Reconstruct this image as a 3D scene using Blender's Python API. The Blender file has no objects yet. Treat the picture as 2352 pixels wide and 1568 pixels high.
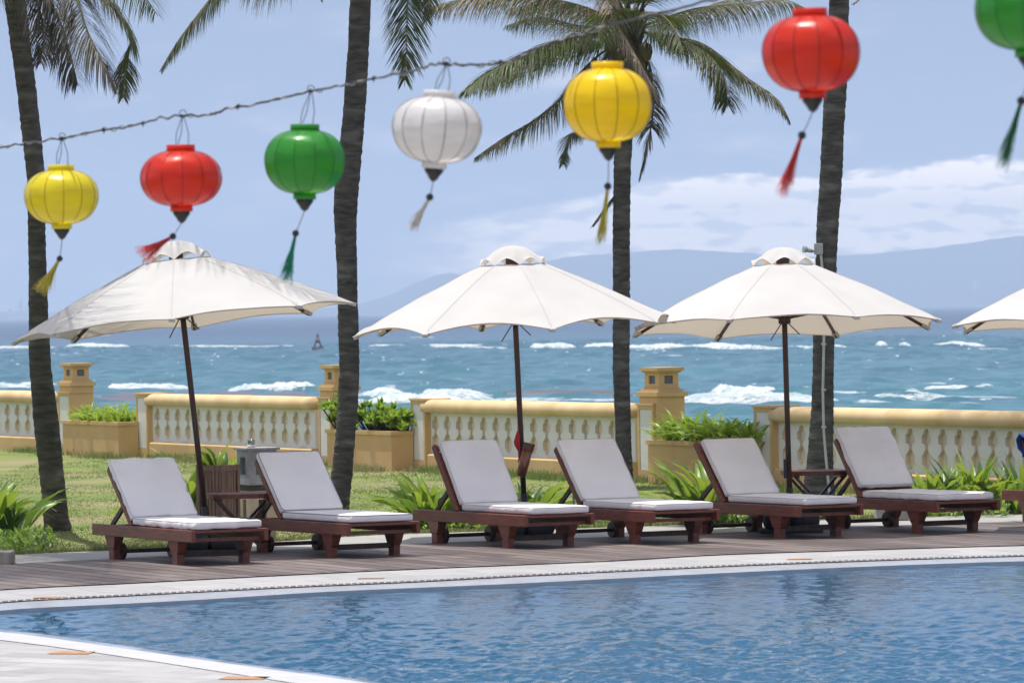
import bpy, bmesh, math, random
import numpy as np
from mathutils import Vector, Matrix, noise
R = math.radians
sc = bpy.context.scene
col = sc.collection
# ------------------------------------------------------------------ camera
FPX, CW, CH = 11400.0, 2352.0, 1568.0      # focal length and frame in photo pixels
HOR, SLP = 715.0, 0.01355                  # horizon height at the middle, horizon slope
CAMZ = 2.0
pit = math.atan((CH/2-HOR)/FPX); rol = math.atan(SLP)
_F = Vector((0, math.cos(pit), -math.sin(pit))); _R0 = Vector((1, 0, 0)); _U0 = Vector((0, math.sin(pit), math.cos(pit)))
_R = _R0*math.cos(rol) - _U0*math.sin(rol); _U = _U0*math.cos(rol) + _R0*math.sin(rol)
cam = bpy.data.cameras.new('camera'); co = bpy.data.objects.new('camera', cam); col.objects.link(co)
co.matrix_world = Matrix(((_R.x, _U.x, -_F.x, 0), (_R.y, _U.y, -_F.y, 0), (_R.z, _U.z, -_F.z, CAMZ), (0, 0, 0, 1)))
cam.sensor_width = 36; cam.lens = FPX/CW*36; cam.clip_start = 0.5; cam.clip_end = 120000
cam.dof.use_dof = True; cam.dof.focus_distance = 43.0; cam.dof.aperture_fstop = 9.0
sc.camera = co
# ------------------------------------------------------------------ sky, sun, exposure
SUN_EL, SUN_AZ = 80.0, 300.0               # azimuth clockwise from +Y (away from the camera)
w = bpy.data.worlds.new('World'); sc.world = w; w.use_nodes = True
wn, wl = w.node_tree.nodes, w.node_tree.links
wn.clear()
out = wn.new('ShaderNodeOutputWorld'); bg = wn.new('ShaderNodeBackground'); wl.new(bg.outputs[0], out.inputs[0])
bg.inputs[1].default_value = 0.118
tc = wn.new('ShaderNodeTexCoord'); sep = wn.new('ShaderNodeSeparateXYZ'); wl.new(tc.outputs['Generated'], sep.inputs[0])
def WM(op, a, b=None, c=None, clamp=False):
    n = wn.new('ShaderNodeMath'); n.operation = op; n.use_clamp = clamp
    for i, v in enumerate((a, b, c)):
        if v is None: continue
        if isinstance(v, (int, float)): n.inputs[i].default_value = v
        else: wl.new(v, n.inputs[i])
    return n.outputs[0]
zup = WM('MULTIPLY_ADD', sep.outputs[2], 0.86, 0.16)
cmb = wn.new('ShaderNodeCombineXYZ'); wl.new(sep.outputs[0], cmb.inputs[0]); wl.new(sep.outputs[1], cmb.inputs[1]); wl.new(zup, cmb.inputs[2])
nrm = wn.new('ShaderNodeVectorMath'); nrm.operation = 'NORMALIZE'; wl.new(cmb.outputs[0], nrm.inputs[0])
sky = wn.new('ShaderNodeTexSky'); sky.sky_type = 'NISHITA'; sky.sun_disc = False
sky.sun_elevation = R(SUN_EL); sky.sun_rotation = R(SUN_AZ); sky.air_density = 1.0; sky.dust_density = 0.6; sky.ozone_density = 2.0
wl.new(nrm.outputs[0], sky.inputs[0])
# cloud bank low over the sea: a band in elevation, broken up by noise of the direction
yy = WM('MAXIMUM', WM('ABSOLUTE', sep.outputs[1]), 0.15)
u_ = WM('DIVIDE', sep.outputs[0], yy); e_ = WM('DIVIDE', sep.outputs[2], yy)
cv = wn.new('ShaderNodeCombineXYZ'); wl.new(WM('MULTIPLY', u_, 28), cv.inputs[0]); wl.new(WM('MULTIPLY', e_, 95), cv.inputs[1])
wl.new(WM('MULTIPLY', sep.outputs[1], 2), cv.inputs[2])
cn = wn.new('ShaderNodeTexNoise'); cn.inputs['Scale'].default_value = 1.0; cn.inputs['Detail'].default_value = 8; cn.inputs['Roughness'].default_value = 0.62
wl.new(cv.outputs[0], cn.inputs['Vector'])
wob = WM('MULTIPLY', WM('SUBTRACT', cn.outputs[0], 0.5), 0.011)
ew = WM('ADD', e_, wob)
uc = WM('MINIMUM', WM('MAXIMUM', u_, -0.1), 0.2)
top = WM('MULTIPLY_ADD', uc, 0.2, 0.0206)
topc = WM('MINIMUM', top, 0.0272)
top2 = WM('ADD', topc, WM('MULTIPLY', WM('MAXIMUM', WM('SUBTRACT', uc, 0.06), 0), 0.06))
bot = WM('MULTIPLY_ADD', uc, 0.035, 0.0085)
def sst(v, a, b):
    n = wn.new('ShaderNodeMapRange'); n.interpolation_type = 'SMOOTHSTEP'; wl.new(v, n.inputs[0])
    n.inputs[1].default_value = a; n.inputs[2].default_value = b; return n.outputs[0]
m1 = sst(WM('SUBTRACT', top2, ew), 0.0, 0.0022)
m2 = sst(WM('SUBTRACT', ew, bot), -0.0025, 0.002)
m3 = sst(uc, -0.035, 0.03)
cn2 = wn.new('ShaderNodeTexNoise'); cn2.inputs['Scale'].default_value = 3.0; cn2.inputs['Detail'].default_value = 7
wl.new(cv.outputs[0], cn2.inputs['Vector'])
dens = sst(cn2.outputs[0], 0.38, 0.62)
mk = WM('MULTIPLY', WM('MULTIPLY', m1, m2), WM('MULTIPLY', m3, WM('MULTIPLY_ADD', dens, 0.75, 0.25)))
thin = WM('MULTIPLY', sst(cn.outputs[0], 0.5, 0.8), WM('MULTIPLY', sst(e_, 0.10, 0.03), 0.22))
mk2 = WM('MAXIMUM', WM('MULTIPLY', mk, 1.9), thin, clamp=True)
tint = wn.new('ShaderNodeMixRGB'); tint.blend_type = 'MULTIPLY'; tint.inputs[0].default_value = 1; tint.inputs[2].default_value = (0.89, 0.74, 0.735, 1)
wl.new(sky.outputs[0], tint.inputs[1])
mixc = wn.new('ShaderNodeMixRGB'); wl.new(mk2, mixc.inputs[0]); wl.new(tint.outputs[0], mixc.inputs[1]); mixc.inputs[2].default_value = (15.5, 13.2, 10.8, 1)
# broken white cloud higher up, out of the frame, added to brighten the shade
hn = wn.new('ShaderNodeTexNoise'); hn.inputs['Scale'].default_value = 2.6; hn.inputs['Detail'].default_value = 6; wl.new(tc.outputs['Generated'], hn.inputs['Vector'])
hm = WM('MULTIPLY', WM('MULTIPLY', sst(hn.outputs[0], 0.46, 0.62), sst(sep.outputs[2], 0.2, 0.42)), 0.85)
mixh = wn.new('ShaderNodeMixRGB'); wl.new(hm, mixh.inputs[0]); wl.new(mixc.outputs[0], mixh.inputs[1]); mixh.inputs[2].default_value = (12.5, 12.0, 11.6, 1)
wl.new(mixh.outputs[0], bg.inputs[0])
sd = bpy.data.lights.new('sun', 'SUN'); sd.energy = 3.7; sd.angle = R(0.53); sd.color = (1.0, 0.965, 0.90)
so = bpy.data.objects.new('sun', sd); col.objects.link(so)
sv = Vector((math.cos(R(SUN_EL))*math.sin(R(SUN_AZ)), math.cos(R(SUN_EL))*math.cos(R(SUN_AZ)), math.sin(R(SUN_EL))))
so.rotation_euler = sv.to_track_quat('Z', 'Y').to_euler(); so.location = sv*60
sc.view_settings.view_transform = 'Standard'; sc.view_settings.look = 'None'; sc.view_settings.exposure = 0.45; sc.view_settings.gamma = 1.0
sc.cycles.max_bounces = 8; sc.cycles.transparent_max_bounces = 12; sc.cycles.volume_bounces = 1
sc.cycles.caustics_reflective = False; sc.cycles.caustics_refractive = False
sc.cycles.use_denoising = True
# ------------------------------------------------------------------ pixel helpers (photo pixels -> world points)
def ray(u, v): return _F*FPX + _R*(u-CW/2) + _U*(CH/2-v)
def at(u, v, Y):
    d = ray(u, v); t = Y/d.y; return Vector((d.x*t, Y, CAMZ+d.z*t))
def onz(u, v, z=0.0):
    d = ray(u, v); t = (z-CAMZ)/d.z; return Vector((d.x*t, d.y*t, z))
# ------------------------------------------------------------------ object helpers
def tag(o, label=None, cat=None, group=None, kind=None):
    if label: o['label'] = label
    if cat: o['category'] = cat
    if group: o['group'] = group
    if kind: o['kind'] = kind
    return o
def empty(name, loc=(0, 0, 0), rz=0, label=None, cat=None, group=None):
    o = bpy.data.objects.new(name, None); col.objects.link(o); o.location = loc; o.rotation_euler = (0, 0, rz)
    o.empty_display_size = 0.1
    return tag(o, label, cat, group)
class MB:
    def __init__(s): s.v = []; s.f = []; s.m = []; s.sm = []
    def add(s, vs, fs, mi=0, smooth=False, M=None):
        b = len(s.v)
        for p in vs:
            s.v.append(tuple(M @ Vector(p)) if M is not None else tuple(p))
        for f in fs: s.f.append(tuple(i+b for i in f)); s.m.append(mi); s.sm.append(smooth)
        return s
    def box(s, c, d, M=None, mi=0):
        x, y, z = c; a, b, h = d[0]/2, d[1]/2, d[2]/2
        vs = [(x+i*a, y+j*b, z+k*h) for i in (-1, 1) for j in (-1, 1) for k in (-1, 1)]
        return s.add(vs, [(0, 1, 3, 2), (4, 6, 7, 5), (0, 4, 5, 1), (2, 3, 7, 6), (0, 2, 6, 4), (1, 5, 7, 3)], mi, False, M)
    def bar(s, p0, p1, wd, ht, up=(0, 0, 1), mi=0):
        p0 = Vector(p0); p1 = Vector(p1); t = (p1-p0); L = t.length; t.normalize(); upv = Vector(up)
        sx = t.cross(upv)
        if sx.length < 1e-4: sx = t.cross(Vector((1, 0, 0)))
        sx.normalize(); u = sx.cross(t)
        M = Matrix.Translation((p0+p1)/2) @ Matrix((( sx.x, t.x, u.x), (sx.y, t.y, u.y), (sx.z, t.z, u.z))).to_4x4()
        return s.box((0, 0, 0), (wd, L, ht), M, mi)
    def tube(s, pts, rad, n=8, mi=0, cap=True, smooth=True, flat=1.0):
        pts = [Vector(p) for p in pts]; b = len(s.v); m = len(pts)
        if not hasattr(rad, '__len__'): rad = [rad]*m
        ref = Vector((0.13, 0.31, 0.94)).normalized()
        for i, p in enumerate(pts):
            t = (pts[min(i+1, m-1)]-pts[max(i-1, 0)]).normalized()
            a = t.cross(ref)
            if a.length < 0.05: a = t.cross(Vector((1, 0, 0)))
            a.normalize(); c = t.cross(a)
            for k in range(n):
                th = 2*math.pi*k/n
                s.v.append(tuple(p + a*(rad[i]*math.cos(th)) + c*(rad[i]*flat*math.sin(th))))
        for i in range(m-1):
            for k in range(n):
                s.f.append((b+i*n+k, b+i*n+(k+1) % n, b+(i+1)*n+(k+1) % n, b+(i+1)*n+k)); s.m.append(mi); s.sm.append(smooth)
        if cap:
            s.f.append(tuple(b+k for k in reversed(range(n)))); s.m.append(mi); s.sm.append(False)
            s.f.append(tuple(b+(m-1)*n+k for k in range(n))); s.m.append(mi); s.sm.append(False)
        return s
    def lathe(s, prof, n=24, M=None, mi=0, smooth=True, rf=None):
        vs = []; fs = []
        for (r, z) in prof:
            for k in range(n):
                th = 2*math.pi*k/n; rr = r*(rf(th, z) if rf else 1)
                vs.append((rr*math.cos(th), rr*math.sin(th), z))
        for i in range(len(prof)-1):
            for k in range(n):
                fs.append((i*n+k, i*n+(k+1) % n, (i+1)*n+(k+1) % n, (i+1)*n+k))
        return s.add(vs, fs, mi, smooth, M)
    def build(s, name, mats, parent=None):
        me = bpy.data.meshes.new(name); me.from_pydata(s.v, [], s.f); me.update()
        if not isinstance(mats, (list, tuple)): mats = [mats]
        for m in mats: me.materials.append(m)
        me.polygons.foreach_set('material_index', s.m); me.polygons.foreach_set('use_smooth', s.sm)
        o = bpy.data.objects.new(name, me); col.objects.link(o)
        if parent: o.parent = parent
        return o
def children(o): return list(o.children)
def copy_tree(o, parent=None):
    c = o.copy(); col.objects.link(c); c.parent = parent
    for ch in children(o): copy_tree(ch, c)
    return c
def bevel(o, wd=0.004, seg=2):
    m = o.modifiers.new('bevel', 'BEVEL'); m.width = wd; m.segments = seg; m.limit_method = 'ANGLE'; return o
# ------------------------------------------------------------------ materials
def mat(name, c1, c2=None, rough=0.6, scale=6.0, stretch=(1, 1, 1), detail=5, lo=0.35, hi=0.65, bump=0.0, bscale=40, bstretch=None,
        spec=0.5, translucent=0.0, tcol=None, c3=None, s3=2.0, lo3=0.55, hi3=0.7, coat=0.0, sheen=0.0, bdist=0.01):
    m = bpy.data.materials.new(name); m.use_nodes = True; N, L = m.node_tree.nodes, m.node_tree.links
    p = N['Principled BSDF']; p.inputs['Roughness'].default_value = rough; p.inputs['Specular IOR Level'].default_value = spec
    p.inputs['Coat Weight'].default_value = coat; p.inputs['Sheen Weight'].default_value = sheen
    t = N.new('ShaderNodeTexCoord'); mp = N.new('ShaderNodeMapping'); mp.inputs['Scale'].default_value = stretch; L.new(t.outputs['Object'], mp.inputs[0])
    c2 = c2 or tuple(min(1, x*0.78) for x in c1)
    nz = N.new('ShaderNodeTexNoise'); nz.inputs['Scale'].default_value = scale; nz.inputs['Detail'].default_value = detail; L.new(mp.outputs[0], nz.inputs['Vector'])
    mr = N.new('ShaderNodeMapRange'); mr.inputs[1].default_value = lo; mr.inputs[2].default_value = hi; L.new(nz.outputs[0], mr.inputs[0])
    mx = N.new('ShaderNodeMixRGB'); L.new(mr.outputs[0], mx.inputs[0]); mx.inputs[1].default_value = (*c1, 1); mx.inputs[2].default_value = (*c2, 1)
    cout = mx.outputs[0]
    if c3:
        n3 = N.new('ShaderNodeTexNoise'); n3.inputs['Scale'].default_value = s3; n3.inputs['Detail'].default_value = 4; L.new(mp.outputs[0], n3.inputs['Vector'])
        m3_ = N.new('ShaderNodeMapRange'); m3_.inputs[1].default_value = lo3; m3_.inputs[2].default_value = hi3; L.new(n3.outputs[0], m3_.inputs[0])
        x3 = N.new('ShaderNodeMixRGB'); L.new(m3_.outputs[0], x3.inputs[0]); L.new(cout, x3.inputs[1]); x3.inputs[2].default_value = (*c3, 1); cout = x3.outputs[0]
    L.new(cout, p.inputs['Base Color'])
    if bump:
        mb = N.new('ShaderNodeMapping'); mb.inputs['Scale'].default_value = bstretch or stretch; L.new(t.outputs['Object'], mb.inputs[0])
        nb = N.new('ShaderNodeTexNoise'); nb.inputs['Scale'].default_value = bscale; nb.inputs['Detail'].default_value = 5; L.new(mb.outputs[0], nb.inputs['Vector'])
        bp = N.new('ShaderNodeBump'); bp.inputs['Strength'].default_value = bump; bp.inputs['Distance'].default_value = bdist; L.new(nb.outputs[0], bp.inputs['Height'])
        L.new(bp.outputs[0], p.inputs['Normal'])
    if translucent:
        tr = N.new('ShaderNodeBsdfTranslucent')
        if tcol: tr.inputs[0].default_value = (*tcol, 1)
        else: L.new(cout, tr.inputs[0])
        ms = N.new('ShaderNodeMixShader'); ms.inputs[0].default_value = translucent
        L.new(p.outputs[0], ms.inputs[1]); L.new(tr.outputs[0], ms.inputs[2]); L.new(ms.outputs[0], N['Material Output'].inputs[0])
    return m
m_wood = mat('red_wood', (0.19, 0.050, 0.028), (0.115, 0.030, 0.018), rough=0.42, scale=5, stretch=(9, 1.2, 9), bump=0.25, bscale=14, coat=0.12)
m_wood2 = mat('dark_wood', (0.065, 0.026, 0.02), (0.038, 0.015, 0.012), rough=0.45, scale=5, stretch=(8, 8, 1), bump=0.2, bscale=12)
m_cush = mat('cushion_cloth', (0.84, 0.825, 0.835), (0.78, 0.765, 0.785), rough=0.9, scale=3, bump=0.6, bscale=5, bstretch=(1.2, 4, 4), c3=(0.74, 0.72, 0.71), s3=1.7, spec=0.2, sheen=0.3, bdist=0.012)
m_pipe = mat('piping', (0.30, 0.28, 0.31), rough=0.8)
m_canvas = mat('canvas', (0.69, 0.685, 0.68), (0.64, 0.63, 0.62), rough=0.85, scale=2.2, bump=0.12, bscale=5, spec=0.2, translucent=0.30, tcol=(0.70, 0.59, 0.47))
m_seam = mat('canvas_seam', (0.60, 0.585, 0.56), rough=0.9)
m_rope = mat('grey_rope', (0.12, 0.10, 0.09), rough=0.9)
m_stone = mat('pale_stone', (0.60, 0.575, 0.55), (0.50, 0.475, 0.455), rough=0.65, scale=1.2, stretch=(1, 1, 1), bump=0.1, bscale=30, c3=(0.66, 0.645, 0.625), s3=5)
m_yel = mat('yellow_plaster', (0.66, 0.455, 0.225), (0.58, 0.385, 0.18), rough=0.85, scale=1.5, bump=0.15, bscale=30, spec=0.2, c3=(0.46, 0.34, 0.20), s3=2.4, lo3=0.56, hi3=0.85)
m_yelcap = mat('cap_plaster', (0.70, 0.53, 0.31), (0.60, 0.43, 0.23), rough=0.85, scale=2.4, stretch=(1, 1, 0.4), bump=0.12, bscale=30, spec=0.2, c3=(0.40, 0.30, 0.18), s3=3.4, lo3=0.62, hi3=0.85)
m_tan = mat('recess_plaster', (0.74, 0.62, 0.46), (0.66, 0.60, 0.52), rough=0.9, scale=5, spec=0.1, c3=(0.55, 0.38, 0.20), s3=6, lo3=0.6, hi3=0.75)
m_white = mat('white_plaster', (0.74, 0.73, 0.71), (0.68, 0.665, 0.64), rough=0.85, scale=3, spec=0.2, c3=(0.55, 0.45, 0.33), s3=2.6, lo3=0.58, hi3=0.9)
m_pane = mat('lamp_pane', (0.10, 0.12, 0.14), rough=0.15, scale=3)
m_dark = mat('black_plastic', (0.012, 0.012, 0.014), rough=0.4)
m_metal = mat('grey_metal', (0.42, 0.42, 0.43), rough=0.45)
m_pipew = mat('conduit_grey', (0.50, 0.51, 0.52), rough=0.5)
m_trunk = mat('palm_bark', (0.105, 0.096, 0.094), (0.048, 0.045, 0.048), rough=0.95, scale=7, stretch=(1, 1, 4), bump=0.55, bscale=16, bstretch=(1, 1, 3.5), spec=0.1, c3=(0.19, 0.18, 0.175), s3=3.5, lo3=0.52, hi3=0.75, bdist=0.03)
m_fgreen = mat('frond_green', (0.11, 0.15, 0.04), (0.06, 0.09, 0.028), rough=0.5, scale=2, translucent=0.3, tcol=(0.20, 0.28, 0.05))
m_fdark = mat('frond_dark', (0.075, 0.085, 0.04), (0.10, 0.085, 0.06), rough=0.6, scale=2, translucent=0.2, tcol=(0.09, 0.10, 0.03))
m_fbrown = mat('frond_brown', (0.38, 0.30, 0.22), (0.22, 0.165, 0.13), rough=0.8, scale=3, translucent=0.15)
m_fdry = mat('frond_dry_dark', (0.15, 0.115, 0.10), (0.07, 0.055, 0.05), rough=0.8, scale=2.5, translucent=0.15, c3=(0.10, 0.11, 0.035), s3=1.5)
m_stalk = mat('frond_stalk', (0.16, 0.14, 0.05), (0.08, 0.07, 0.04), rough=0.6, scale=3)
m_fibre = mat('palm_fibre', (0.07, 0.055, 0.045), (0.03, 0.025, 0.022), rough=0.95, scale=8, bump=0.5)
m_leafA = mat('strap_leaf', (0.22, 0.33, 0.05), (0.12, 0.22, 0.035), rough=0.38, scale=3, translucent=0.35, tcol=(0.42, 0.55, 0.06), c3=(0.42, 0.38, 0.07), s3=3.5, lo3=0.62, hi3=0.75)
m_leafB = mat('shrub_leaf', (0.28, 0.42, 0.055), (0.17, 0.31, 0.04), rough=0.4, scale=5, translucent=0.35, tcol=(0.45, 0.62, 0.06))
m_leafC = mat('dark_leaf', (0.08, 0.17, 0.035), (0.05, 0.11, 0.03), rough=0.35, scale=3, translucent=0.3, tcol=(0.22, 0.36, 0.04))
m_lawn = mat('lawn_ground', (0.21, 0.235, 0.085), (0.135, 0.185, 0.055), rough=0.95, scale=0.9, spec=0.1, c3=(0.27, 0.235, 0.13), s3=0.5, lo3=0.5, hi3=0.7, bump=0.6, bscale=30)
m_grass = mat('grass_blade', (0.21, 0.275, 0.08), (0.14, 0.205, 0.05), rough=0.6, scale=0.8, translucent=0.5, c3=(0.29, 0.265, 0.13), s3=0.6, lo3=0.45, hi3=0.65)
m_sand = mat('wet_sand', (0.105, 0.095, 0.125), (0.08, 0.075, 0.10), rough=0.5, scale=0.1)
m_foam = mat('foam', (0.80, 0.82, 0.84), (0.58, 0.68, 0.72), rough=0.8, scale=0.35, stretch=(1, 1, 3), bump=0.6, bscale=2.0, bdist=0.3)
m_red = mat('red_cloth', (0.55, 0.02, 0.03), rough=0.8)
m_bamboo = mat('brown_tube', (0.22, 0.075, 0.035), (0.12, 0.04, 0.02), rough=0.35, scale=4, stretch=(6, 6, 1), coat=0.3)
m_blue = mat('blue_towel', (0.02, 0.07, 0.34), (0.015, 0.05, 0.25), rough=0.95, scale=20, bump=0.6, bscale=120)
m_conc = mat('weathered_concrete', (0.40, 0.40, 0.42), (0.22, 0.215, 0.23), rough=0.9, scale=5, c3=(0.10, 0.09, 0.085), s3=6, lo3=0.62, hi3=0.75, bump=0.3)
m_concb = mat('beige_concrete', (0.55, 0.45, 0.34), (0.44, 0.35, 0.26), rough=0.9, scale=4, bump=0.2)
m_mottle = mat('black_mottle', (0.045, 0.045, 0.035), (0.09, 0.085, 0.06), rough=1, scale=14)  # near-black mottled colour of the garden lamp's neck and inner core
m_teal = mat('teal_glass', (0.13, 0.20, 0.19), rough=0.2)
m_glass = bpy.data.materials.new('clear_glass'); m_glass.use_nodes = True
_p = m_glass.node_tree.nodes['Principled BSDF']; _p.inputs['Transmission Weight'].default_value = 0.9; _p.inputs['Roughness'].default_value = 0.05; _p.inputs['Base Color'].default_value = (0.80, 0.9, 0.82, 1)
m_planter = mat('planter_wood', (0.25, 0.155, 0.105), (0.14, 0.085, 0.06), rough=0.7, scale=6, stretch=(10, 10, 0.8), bump=0.3, bscale=16)
m_base = mat('stand_stone', (0.035, 0.042, 0.048), (0.022, 0.026, 0.03), rough=0.8, scale=8, bump=0.4)
m_hill = mat('hill_forest', (0.02, 0.035, 0.04), (0.035, 0.05, 0.05), rough=1, scale=0.002, spec=0)
m_tower = mat('far_tower', (0.6, 0.6, 0.6), rough=0.8, scale=0.01)
m_buoy = mat('buoy_paint', (0.10, 0.025, 0.03), rough=0.6)
def silk(name, c, tc):
    m = mat(name, c, tuple(x*0.80 for x in c), rough=0.30, scale=7, stretch=(1, 1, 3), spec=0.7, translucent=0.32, tcol=tc, bump=0.22, bscale=9, bstretch=(1, 1, 2.6), bdist=0.02)
    p = m.node_tree.nodes['Principled BSDF']; p.inputs['Coat Weight'].default_value = 0.15; p.inputs['Coat Roughness'].default_value = 0.35; p.inputs['Anisotropic'].default_value = 0.4; tg = m.node_tree.nodes.new('ShaderNodeTangent'); tg.direction_type = 'RADIAL'; tg.axis = 'Z'; m.node_tree.links.new(tg.outputs[0], p.inputs['Tangent'])
    m.node_tree.nodes['Principled BSDF'].inputs['Specular Tint'].default_value = (*[min(1, .55+.45*x*1.4) for x in c], 1)
    return m
# wooden deck: planks by brick texture, laid parallel to the sea wall
def deckmat(ang):
    m = bpy.data.materials.new('deck_planks'); m.use_nodes = True; N, L = m.node_tree.nodes, m.node_tree.links; p = N['Principled BSDF']
    t = N.new('ShaderNodeTexCoord'); mp = N.new('ShaderNodeMapping'); mp.inputs['Rotation'].default_value = (0, 0, ang); L.new(t.outputs['Object'], mp.inputs[0])
    b = N.new('ShaderNodeTexBrick'); b.inputs['Scale'].default_value = 1; b.inputs['Mortar Size'].default_value = 0.013; b.inputs['Brick Width'].default_value = 2.9; b.inputs['Row Height'].default_value = 0.20
    b.inputs['Color1'].default_value = (0.085, 0.064, 0.060, 1); b.inputs['Color2'].default_value = (0.200, 0.162, 0.150, 1); b.inputs['Mortar'].default_value = (0.012, 0.009, 0.008, 1); b.inputs['Bias'].default_value = 0.0; b.offset = 0.37
    b.inputs['Mortar Smooth'].default_value = 0.2
    L.new(mp.outputs[0], b.inputs['Vector'])
    m2 = N.new('ShaderNodeMapping'); m2.inputs['Scale'].default_value = (0.7, 9, 1); L.new(mp.outputs[0], m2.inputs[0])
    n = N.new('ShaderNodeTexNoise'); n.inputs['Scale'].default_value = 2.5; n.inputs['Detail'].default_value = 7; L.new(m2.outputs[0], n.inputs['Vector'])
    mr = N.new('ShaderNodeMapRange'); mr.inputs[1].default_value = 0.3; mr.inputs[2].default_value = 0.7; mr.inputs[3].default_value = 0.6; mr.inputs[4].default_value = 1.35; L.new(n.outputs[0], mr.inputs[0])
    mx = N.new('ShaderNodeMixRGB'); mx.blend_type = 'MULTIPLY'; mx.inputs[0].default_value = 1; L.new(b.outputs[0], mx.inputs[1]); L.new(mr.outputs[0], mx.inputs[2]); L.new(mx.outputs[0], p.inputs['Base Color'])
    bp = N.new('ShaderNodeBump'); bp.inputs['Distance'].default_value = 0.006; bp.inputs['Strength'].default_value = 0.6; bp.invert = True; L.new(b.outputs[1], bp.inputs['Height']); L.new(bp.outputs[0], p.inputs['Normal'])
    p.inputs['Roughness'].default_value = 0.6
    return m
def pavemat(name, ang, bw, rh, ca, cb, mo, ms=0.008):
    m = bpy.data.materials.new(name); m.use_nodes = True; N, L = m.node_tree.nodes, m.node_tree.links; p = N['Principled BSDF']
    t = N.new('ShaderNodeTexCoord'); mp = N.new('ShaderNodeMapping'); mp.inputs['Rotation'].default_value = (0, 0, ang); L.new(t.outputs['Object'], mp.inputs[0])
    b = N.new('ShaderNodeTexBrick'); b.inputs['Scale'].default_value = 1; b.inputs['Mortar Size'].default_value = ms; b.inputs['Brick Width'].default_value = bw; b.inputs['Row Height'].default_value = rh
    b.inputs['Color1'].default_value = (*ca, 1); b.inputs['Color2'].default_value = (*cb, 1); b.inputs['Mortar'].default_value = (*mo, 1)
    L.new(mp.outputs[0], b.inputs['Vector'])
    m2 = N.new('ShaderNodeMapping'); m2.inputs['Scale'].default_value = (1, 2.5, 1); L.new(mp.outputs[0], m2.inputs[0])
    n = N.new('ShaderNodeTexNoise'); n.inputs['Scale'].default_value = 3; n.inputs['Detail'].default_value = 7; n.inputs['Roughness'].default_value = 0.65; L.new(m2.outputs[0], n.inputs['Vector'])
    mr = N.new('ShaderNodeMapRange'); mr.inputs[1].default_value = 0.3; mr.inputs[2].default_value = 0.7; mr.inputs[3].default_value = 0.84; mr.inputs[4].default_value = 1.1; L.new(n.outputs[0], mr.inputs[0])
    mx = N.new('ShaderNodeMixRGB'); mx.blend_type = 'MULTIPLY'; mx.inputs[0].default_value = 1; L.new(b.outputs[0], mx.inputs[1]); L.new(mr.outputs[0], mx.inputs[2]); L.new(mx.outputs[0], p.inputs['Base Color'])
    p.inputs['Roughness'].default_value = 0.55
    return m
WALL_ANG = math.atan2(-24.8, 13.1)
m_deck = deckmat(-WALL_ANG)
m_cope = pavemat('coping_stone', -0.42, 0.6, 0.6, (0.35, 0.345, 0.345), (0.42, 0.415, 0.415), (0.24, 0.23, 0.23))
m_pave = pavemat('paving_stone', 0.60, 0.62, 0.30, (0.33, 0.32, 0.315), (0.45, 0.44, 0.435), (0.26, 0.25, 0.245))
m_path = pavemat('path_stone', -0.42, 1.2, 0.6, (0.34, 0.33, 0.31), (0.39, 0.38, 0.36), (0.23, 0.22, 0.21))
m_tile = pavemat('wet_edge_tile', 0.60, 0.42, 0.6, (0.12, 0.16, 0.23), (0.28, 0.33, 0.42), (0.12, 0.14, 0.18))
m_grate = pavemat('white_grate', 0.0, 0.05, 0.03, (0.50, 0.50, 0.50), (0.47, 0.47, 0.48), (0.50, 0.50, 0.51), 0.008)
m_orange = mat('orange_tile', (0.50, 0.29, 0.12), (0.42, 0.17, 0.07), rough=0.5, scale=9)
def watermat(name, c, rough, bs, bd, bsc, stretch=(1, 1, 1), foam=None):
    m = bpy.data.materials.new(name); m.use_nodes = True; N, L = m.node_tree.nodes, m.node_tree.links; p = N['Principled BSDF']
    p.inputs['Base Color'].default_value = (*c, 1); p.inputs['Roughness'].default_value = rough; p.inputs['IOR'].default_value = 1.33
    t = N.new('ShaderNodeTexCoord'); mp = N.new('ShaderNodeMapping'); mp.inputs['Scale'].default_value = stretch; L.new(t.outputs['Object'], mp.inputs[0])
    n = N.new('ShaderNodeTexNoise'); n.inputs['Scale'].default_value = bsc; n.inputs['Detail'].default_value = 4; L.new(mp.outputs[0], n.inputs['Vector'])
    bp = N.new('ShaderNodeBump'); bp.inputs['Strength'].default_value = bs; bp.inputs['Distance'].default_value = bd; L.new(n.outputs[0], bp.inputs['Height']); L.new(bp.outputs[0], p.inputs['Normal'])
    return m, N, L, p
# ------------------------------------------------------------------ GROUND: sheets bounded by curves
def curve_pts(pp, z=0.0, sub=4):
    pts = [onz(u, v, z) for u, v in pp]; res = []
    n = len(pts)
    for i in range(n-1):
        a, b, c, d = pts[max(i-1, 0)], pts[i], pts[i+1], pts[min(i+2, n-1)]
        for k in range(sub):
            t = k/sub
            res.append(0.5*((2*b)+(c-a)*t+(2*a-5*b+4*c-d)*t*t+(-a+3*b-3*c+d)*t**3))
    res.append(pts[-1]); return res
def resample(pts, n):
    d = [0]
    for i in range(1, len(pts)): d.append(d[-1]+(pts[i]-pts[i-1]).length)
    o = []; j = 0
    for k in range(n):
        s = d[-1]*k/(n-1)
        while j < len(d)-2 and d[j+1] < s: j += 1
        t = (s-d[j])/max(1e-9, d[j+1]-d[j]); o.append(pts[j].lerp(pts[j+1], min(1, max(0, t))))
    return o
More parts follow.
